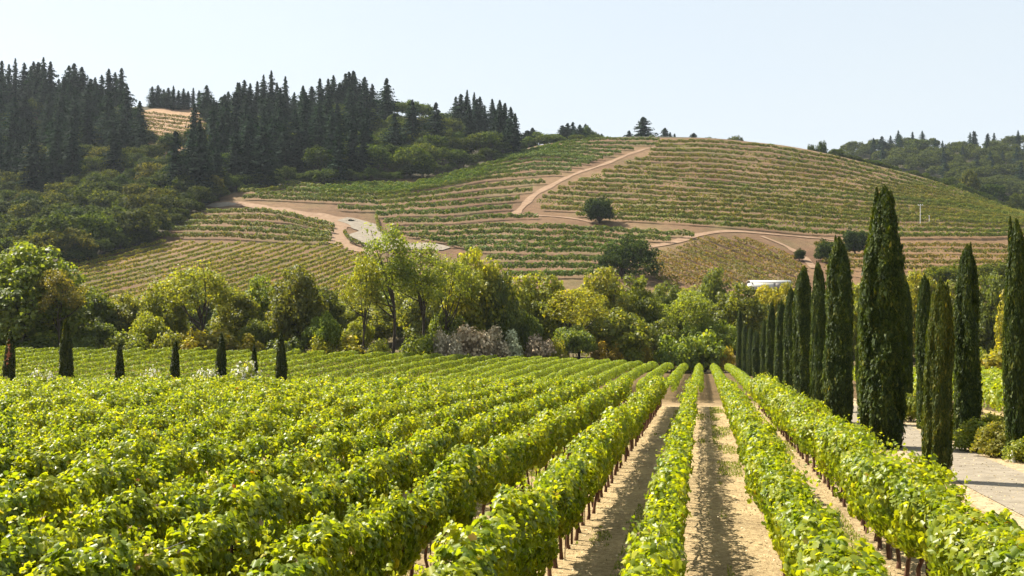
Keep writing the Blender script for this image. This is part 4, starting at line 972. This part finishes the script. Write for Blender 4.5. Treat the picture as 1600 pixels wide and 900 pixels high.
# lower layers of the big wooded hill
WH = [(-60, 172), (196, 176), (205, 215), (262, 240), (300, 232), (330, 200), (344, 311), (262, 360), (228, 386), (116, 418), (-60, 438)]
CONZ = [(-60, 172), (192, 176), (200, 212), (235, 232), (215, 262), (150, 300), (60, 320), (-60, 300)]
for py in np.arange(180, 425, 17.0):
    for px in np.arange(-45, 340, 20.0):
        x = px + rng.uniform(-7, 7); y = py + rng.uniform(-6, 6)
        if not inpoly([x], [y], WH)[0]: continue
        if inpoly([x], [y], [(-5, 336), (14, 336), (18, 362), (-5, 362)])[0]: continue
        isc = inpoly([x], [y], CONZ)[0] and rng.random() < .6
        if isc: tree_conifer(x, y, rng.uniform(20, 34), '# dark conifer down the slope of the big wooded hill', 'conifers on the wooded slope', rc((.9, 1, .9)), rng)
        else:
            c = [(.8, .85, .8), (1.2, 1.15, .8), (.65, .75, .8), (1.5, 1.25, .9), (1.0, 1.05, .7)][int(rng.integers(5))]
            tree_broad(x, y, rng.uniform(9, 15), '# rounded broadleaf tree down the slope of the wooded hill', 'broadleaf trees on the wooded slope', rc(c), rng, wide=rng.uniform(.85, 1.1))
# dark wall above the terraces
WW = [(325, 235), (345, 200), (420, 195), (560, 190), (640, 205), (720, 215), (800, 232), (770, 250), (700, 272), (640, 283), (560, 287), (450, 289), (380, 297), (335, 311), (262, 338), (300, 262)]
for py in np.arange(192, 322, 14.0):
    for px in np.arange(262, 812, 18.0):
        x = px + rng.uniform(-6, 6); y = py + rng.uniform(-5, 5)
        if not inpoly([x], [y], WW)[0]: continue
        if x > 575:
            isc = rng.random() < (.35 if 700 < x < 800 else .16)
        else: isc = rng.random() < .66
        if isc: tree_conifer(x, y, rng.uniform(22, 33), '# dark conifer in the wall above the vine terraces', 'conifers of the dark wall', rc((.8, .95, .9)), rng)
        else:
            c = [(1.0, 1.1, .8), (.8, .95, .8), (1.2, 1.2, .8)][int(rng.integers(3))]
            tree_broad(x, y, rng.uniform(11, 17), '# rounded tree among the dark conifers above the terraces', 'rounded trees above the terraces', rc(c), rng)
# rounded crowns on that crest
for i, px in enumerate(np.arange(575, 712, 13.0)):
    x = px + rng.uniform(-4, 4); tree_broad(x, crest(x) + 5, rng.uniform(10, 15), '# rounded green crown on the crest between conifer clumps', 'rounded crowns on the crest', rc((1.2, 1.3, .8)), rng)
# behind the shoulder of the round hill
def beyond(kind, px, top, Y, wp, lab, group, col):
    X = (px - CX) / F * Y; z = float(ground_z(X, Y)); H = ZC + (HZ - top) / F * Y - z
    if kind == 'c':
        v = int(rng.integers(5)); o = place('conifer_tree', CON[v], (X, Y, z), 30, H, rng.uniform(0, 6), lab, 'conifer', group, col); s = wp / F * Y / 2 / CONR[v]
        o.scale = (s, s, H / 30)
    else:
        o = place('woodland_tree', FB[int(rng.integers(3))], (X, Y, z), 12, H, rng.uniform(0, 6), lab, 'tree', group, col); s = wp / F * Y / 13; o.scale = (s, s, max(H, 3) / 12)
GX_ = 'distant trees peeping over the round hill'
for i, (k, px, top, wp) in enumerate([('c', 824, 204, 16), ('b', 838, 206, 26), ('c', 832, 200, 12), ('b', 815, 210, 24), ('b', 862, 208, 30), ('c', 879, 196, 14), ('c', 887, 193, 14), ('c', 895, 191, 14), ('c', 906, 195, 12), ('b', 918, 197, 18), ('c', 915, 194, 12), ('b', 926, 205, 16),
        ('c', 940, 209, 8), ('c', 983, 204, 12), ('c', 1005, 183, 20), ('b', 998, 207, 14), ('b', 1020, 211, 14), ('c', 1039, 200, 12), ('c', 1047, 207, 8), ('c', 1054, 209, 7), ('c', 1084, 208, 12), ('b', 1108, 213, 20), ('b', 1148, 210, 18)]):
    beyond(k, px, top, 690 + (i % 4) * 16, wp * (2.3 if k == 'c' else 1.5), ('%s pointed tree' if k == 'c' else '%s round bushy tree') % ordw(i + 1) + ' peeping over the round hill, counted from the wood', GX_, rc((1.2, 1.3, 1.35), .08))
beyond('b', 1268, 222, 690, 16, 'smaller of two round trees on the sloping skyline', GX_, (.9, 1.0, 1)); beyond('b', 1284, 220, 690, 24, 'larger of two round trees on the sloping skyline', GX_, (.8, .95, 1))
def edge_trees(pts, step, lo, hi, lab, group, col):
    xs = [p[0] for p in pts]; ys = [p[1] for p in pts]
    for px in np.arange(xs[0], xs[-1], step):
        x = px + rng.uniform(-3, 3); tree_broad(x, float(np.interp(x, xs, ys)) + rng.uniform(-3, 1), rng.uniform(lo, hi), lab, group, rc(col), rng, wide=rng.uniform(1.0, 1.5), name='scrub_bush', cat='bush')
edge_trees([(345, 306), (380, 297), (450, 289), (560, 286), (640, 282), (700, 271), (770, 251), (815, 240)], 13, 5, 9, '# low bush at the foot of the dark conifer wall', 'low bushes at the foot of the dark wall', (.8, .95, .8))
edge_trees([(112, 416), (228, 384), (344, 309)], 12, 5, 9, '# low bush along the shaded edge of the yellowish block', 'low bushes edging the yellowish block', (.9, .95, .7))
for i, px in enumerate((826, 843, 858, 873, 902, 930)):
    beyond('b', px, (213, 212, 213, 212, 210, 211)[i], 655, 30, ordw(i + 1) + ' low bushy tree in the dip where the wood meets the round hill', GX_, rc((1.1, 1.2, 1.0)))
for i, px in enumerate(np.arange(1306, 1640, 15.0)):
    top = float(np.interp(px, [p[0] for p in SKYL], [p[1] for p in SKYL])) - rng.uniform(3, 11)
    beyond('b', px, top, 628, 26, ordw(i + 1) + ' bushy tree tucked just behind the falling edge of the round hill', 'bushy trees behind the falling hill edge', rc((1.0, 1.1, .8)))
# far ridge
RG = [(1296, 236), (1370, 230), (1420, 230), (1490, 232), (1700, 232), (1700, 345), (1600, 325), (1500, 296), (1400, 270), (1300, 254)]
FBARR = []; RIDGE = []
for tm_, cm_ in FB:
    co = np.empty(len(cm_.vertices) * 3, np.float32); cm_.vertices.foreach_get('co', co); FBARR.append((co.reshape(-1, 3).astype(float), np.arange(len(cm_.vertices)).reshape(-1, 4)))
for py in np.arange(237, 345, 8.5):
    for px in np.arange(1300, 1640, 16.0):
        x = px + rng.uniform(-8, 8); y = py + rng.uniform(-4, 4)
        if not inpoly([x], [y], RG)[0]: continue
        g = hit(x, y, 640)
        if g is None: continue
        if rng.random() < (.55 if y < 250 else .14):
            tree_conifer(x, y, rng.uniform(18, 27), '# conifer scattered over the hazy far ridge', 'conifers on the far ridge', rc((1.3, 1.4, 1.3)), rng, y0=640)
        else:
            c = [(1.0, 1.15, .9), (.8, .95, .9), (1.2, 1.2, .9)][int(rng.integers(3))]
            v = int(rng.integers(3)); Hh = rng.uniform(13, 19) / 12; a = rng.uniform(0, 6.28); ca_, sa_ = math.cos(a), math.sin(a)
            vv, ff = FBARR[v]; q = vv * (Hh * 1.15, Hh * 1.15, Hh); q = np.stack([q[:, 0] * ca_ - q[:, 1] * sa_, q[:, 0] * sa_ + q[:, 1] * ca_, q[:, 2]], 1) + (g - (0, 0, .5))
            RIDGE.append((q, ff))
tag(link('woods', np_mesh('woods', *join(RIDGE), M['forest'])), 'hazy continuous broadleaf woods clothing the far ridge', kind='stuff')
on_hill('conifer_tree', CON[2], 30, 10, 1378, 246, 213, 20, 1, 'single big conifer spire on the far ridge skyline', 'conifer', 'conifers on the far ridge', (1.1, 1.2, 1.2), y0=640)
on_hill('woodland_tree', FB[0], 12, 13, 1434, 248, 216, 40, 1, 'big rounded crown topping the far ridge', 'tree', 'rounded trees on the far ridge', (1, 1.1, .9), y0=640)
# trees tucked behind the edge of the round hill
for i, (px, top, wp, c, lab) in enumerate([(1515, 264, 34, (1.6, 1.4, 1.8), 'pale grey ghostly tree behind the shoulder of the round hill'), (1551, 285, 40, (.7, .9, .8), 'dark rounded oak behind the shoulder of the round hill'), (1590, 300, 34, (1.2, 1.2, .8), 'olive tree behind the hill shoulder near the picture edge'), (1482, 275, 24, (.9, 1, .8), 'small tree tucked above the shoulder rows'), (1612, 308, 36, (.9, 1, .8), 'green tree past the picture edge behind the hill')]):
    beyond('b', px, top, 640, wp, lab, 'trees behind the hill shoulder', c)
on_hill('woodland_tree', FB[1], 12, 13, 24, 352, 316, 30, 1, 'russet-red leaved tree on the lower wooded hill', 'tree', 'broadleaf trees on the wooded slope', (2.6, .7, .6))
on_hill('woodland_tree', FB[2], 12, 13, 82, 340, 297, 40, 2, 'tawny rounded tree lit amid the lower woods', 'tree', 'broadleaf trees on the wooded slope', (1.9, 1.5, .9))
on_hill('woodland_tree', FB[0], 12, 13, 92, 408, 330, 80, 3, 'big feathery olive tree above the belt near the block corner', 'tree', 'broadleaf trees on the wooded slope', (1.05, 1.15, .7))
on_hill('woodland_tree', FB[1], 12, 13, 40, 404, 333, 66, 4, 'broad olive tree beside the big feathery one', 'tree', 'broadleaf trees on the wooded slope', (1.1, 1.1, .7))

# ------------------------------------------------------------------ small built things
def shed():
    Y = 296.0; X = (1201 - CX) / F * Y; z = float(ground_z(X, Y)); L, D, e, r = 11.0, 6.0, 2.0, 2.7
    zt = ZC + (HZ - 438.5) / F * Y; z = zt - r
    root = link('shed', None, loc=(X, Y, z)); root.rotation_euler = (0, 0, -.05)
    tag(root, 'long low white-roofed shed showing just above the tree belt', 'shed')
    ws = [box_vf((0, -D / 2, e / 2), (L, .12, e)), box_vf((0, D / 2, e / 2), (L, .12, e)), box_vf((-L / 2, 0, e / 2), (.12, D - .13, e)), box_vf((L / 2, 0, e / 2), (.12, D - .13, e))]
    link('wall', np_mesh('wall', *join(ws), M['greywall']), root)
    n = 9; a = np.linspace(0, math.pi, n); pr = np.stack([0 * a, -np.cos(a) * (D / 2 + .3), e + np.sin(a) * (r - e)], 1)
    V = np.concatenate([pr + (s, 0, k) for k in (0, .1) for s in (-L / 2 - .3, L / 2 + .3)])
    Fs = [np.array([[i, i + 1, n + i + 1, n + i] for i in range(n - 1)]), np.array([[2 * n + i, 3 * n + i, 3 * n + i + 1, 2 * n + i + 1] for i in range(n - 1)]),
          np.array([[i, 2 * n + i, 2 * n + i + 1, i + 1] for i in range(n - 1)]), np.array([[n + i, n + i + 1, 3 * n + i + 1, 3 * n + i] for i in range(n - 1)]), np.array([[0, n, 3 * n, 2 * n], [n - 1, 3 * n - 1, 4 * n - 1, 2 * n - 1]])]
    link('roof', np_mesh('roof', V, Fs, M['greywall']), root)
    link('door', np_mesh('door', *box_vf((2, -D / 2 - .08, .95), (2.4, .06, 1.9)), M['wood_roof']), root)
shed()
def house():
    X, Y, z = hit(7, 352)
    root = link('house', None, loc=(X, Y, z)); tag(root, 'small pale house half hidden in the woods near the picture edge', 'house')
    link('wall', np_mesh('wall', *box_vf((0, 0, 1.5), (7, 6, 3.6)), M['greywall']), root)
    V = np.array([(-4, -3.6, 3.2), (4, -3.6, 3.2), (4, 0, 5.2), (-4, 0, 5.2), (-4, 3.6, 3.2), (4, 3.6, 3.2)], float); V = np.concatenate([V, V + (0, 0, .2)])
    link('roof', np_mesh('roof', V, [np.array([(0, 1, 2, 3), (3, 2, 5, 4), (6, 9, 8, 7), (9, 10, 11, 8), (0, 6, 7, 1), (4, 5, 11, 10)]), np.array([(0, 3, 9, 6), (3, 4, 10, 9), (1, 7, 8, 2), (2, 8, 11, 5)])], M['wood_roof']), root)
    for dx in (-2, 0.2, 2): link('window', np_mesh('window', *box_vf((dx, -3.03, 1.7), (.9, .06, 1.1)), M['bark']), root)
house()
def pole(px, base, top, rad, lab, arm):
    X, Y, z = hit(px, base); H = (base - top) / F * Y
    root = link('utility_pole', None, loc=(X, Y, z)); tag(root, lab, 'pole', 'thin pale poles on the hillside')
    link('post', np_mesh('post', *tube([(0, 0, -.3), (0, 0, H / 2), (0, 0, H)], [rad, rad * .9, rad * .75], 8), M['pole'], True), root)
    if arm:
        link('crossarm', np_mesh('crossarm', *box_vf((0, -.12, H - .5), (2.2, .16, .18)), M['pole']), root)
        for dx in (-.95, 0, .95): link('insulator', np_mesh('insulator', *tube([(dx, -.12, H - .4), (dx, -.12, H - .25), (dx, -.12, H - .1)], [.09, .12, .05], 7), M['white']), root)
    else: link('cap', np_mesh('cap', *box_vf((0, 0, H + .06), (.5, .5, .14)), M['pole']), root)
pole(1438, 351, 319, .16, 'taller thin pale pole with a crossarm among the hillside rows', True)
pole(1452, 352, 337, .12, 'shorter thin pale pole beside the one with a crossarm', False)
def marker():
    Y = 40.6; X = (1582 - CX) / F * Y; z = float(ground_z(X, Y)) + .006
    root = link('marker_post', None, loc=(X, Y, z)); tag(root, 'small white marker post at the foot of the edge cypress', 'marker post')
    link('post', np_mesh('post', *tube([(0, 0, 0), (0, 0, .2), (0, 0, .42)], [.11, .09, .05], 10), M['white'], True), root)
    link('cap', np_mesh('cap', *tube([(0, 0, .42), (0, 0, .44), (0, 0, .455)], [.055, .055, .01], 10), M['white'], True), root)
marker()
# brush pile on the dirt bench
r_ = np.random.default_rng(8); X, Y, z = hit(549, 346)
q = r_.normal(0, 1, (300, 3)) * (.75, .4, .28); q[:, 2] = np.abs(q[:, 2]) + .05
o = link('brush_pile', np_mesh('brush_pile', *leaves(q, q + r_.normal(0, .5, q.shape), .4, T_KITE, r_), M['needle']), loc=(X, Y, z)); o.color = (.6, .5, .6, 1)
tag(o, 'small dark brush pile on the dirt above the gravel bend', 'brush pile')

# ------------------------------------------------------------------ ground litter, weeds
rng = np.random.default_rng(99)
def scatter(name, us, dens, size, mat, label, zone=None, flat=True, Ymax=74, tmpl=T_KITE):
    parts = []
    for (ua, ub) in us:
        for a, b in ((14, 24), (24, 36), (36, 52), (52, Ymax)):
            k = {14: 1, 24: .62, 36: .35, 52: .2}[a]; n = int((ub - ua) * (b - a) * dens * k)
            u = rng.uniform(ua, ub, n); Y = rng.uniform(a, b, n); X = rowx(u, Y)
            if zone is not None:
                kp = zone(u, Y); u, Y, X = u[kp], Y[kp], X[kp]; n = len(u)
            P = np.stack([X, Y, ground_z(X, Y) + ((rng.uniform(.034, .05, n) if name == 'gravel' else rng.uniform(.004, .02, n)) if flat else size * .35)], 1)
            N = (np.tile([0, 0, 1.], (n, 1)) + rng.normal(0, .28, (n, 3))) if flat else rng.normal(0, 1, (n, 3)) * (1, 1, .25)
            parts.append(leaves(P, N, size * rng.uniform(.4, 1.5, n) / k**.45, tmpl, rng, tip=(1, 0, 0) if flat else (0, 0, 1), tipr=1.0 if flat else .3, aspect=1 if flat else .3))
    V, Fs = join(parts)
    tag(link(name, np_mesh(name, V, Fs, mat)), label, kind='stuff')
alleys = [(UA + SP * k, UA + SP * (k + 1)) for k in (-3, -2, -1, 0, 1)] + [(UA + 2 * SP, 9.0)]
scatter('leaf_litter', alleys, 60, .045, M['litter'], 'dry straw and pale leaf litter strewn on the alleys',
        zone=lambda u, Y: rng.random(len(u)) < .35 + .65 * np.abs(((u - UA) / SP) % 1 - .5) * 2)
scatter('grass', alleys[:5], 420, .07, M['grass'], 'thin green-yellow grass patches in the alleys', flat=False,
        zone=lambda u, Y: (vnoise(u * .8 + 3, Y / 3.5, 4) + .8 * (((u - UA) / SP) % 1 > .5) * (((u - UA) / SP) % 1 < .9) + .25 * vnoise(u * 5, Y * 3, 8)) > .75)
scatter('gravel', [(8.6, 12.6)], 26, .04, M['litter'], 'small stones and crumbs on the verge of the drive', Ymax=70)

# ------------------------------------------------------------------ haze
m, nt, p, out = new_mat('haze'); nt.nodes.remove(p)
pv = nt.nodes.new('ShaderNodeVolumePrincipled'); pv.inputs['Color'].default_value = (.80, .90, 1, 1); pv.inputs['Density'].default_value = .00005; pv.inputs['Anisotropy'].default_value = .3
nt.links.new(pv.outputs[0], out.inputs['Volume'])
zmin = float(V_ground_min) if 'V_ground_min' in globals() else float(GZ.min())
V, Fq = box_vf(((0), 1215, (zmin - 1 + 260) / 2), (5400, 2640, 260 - (zmin - 1)))
hz_o = link('haze', np_mesh('haze', V, Fq, m)); tag(hz_o, 'thin pale haze over the valley and hills', kind='stuff')
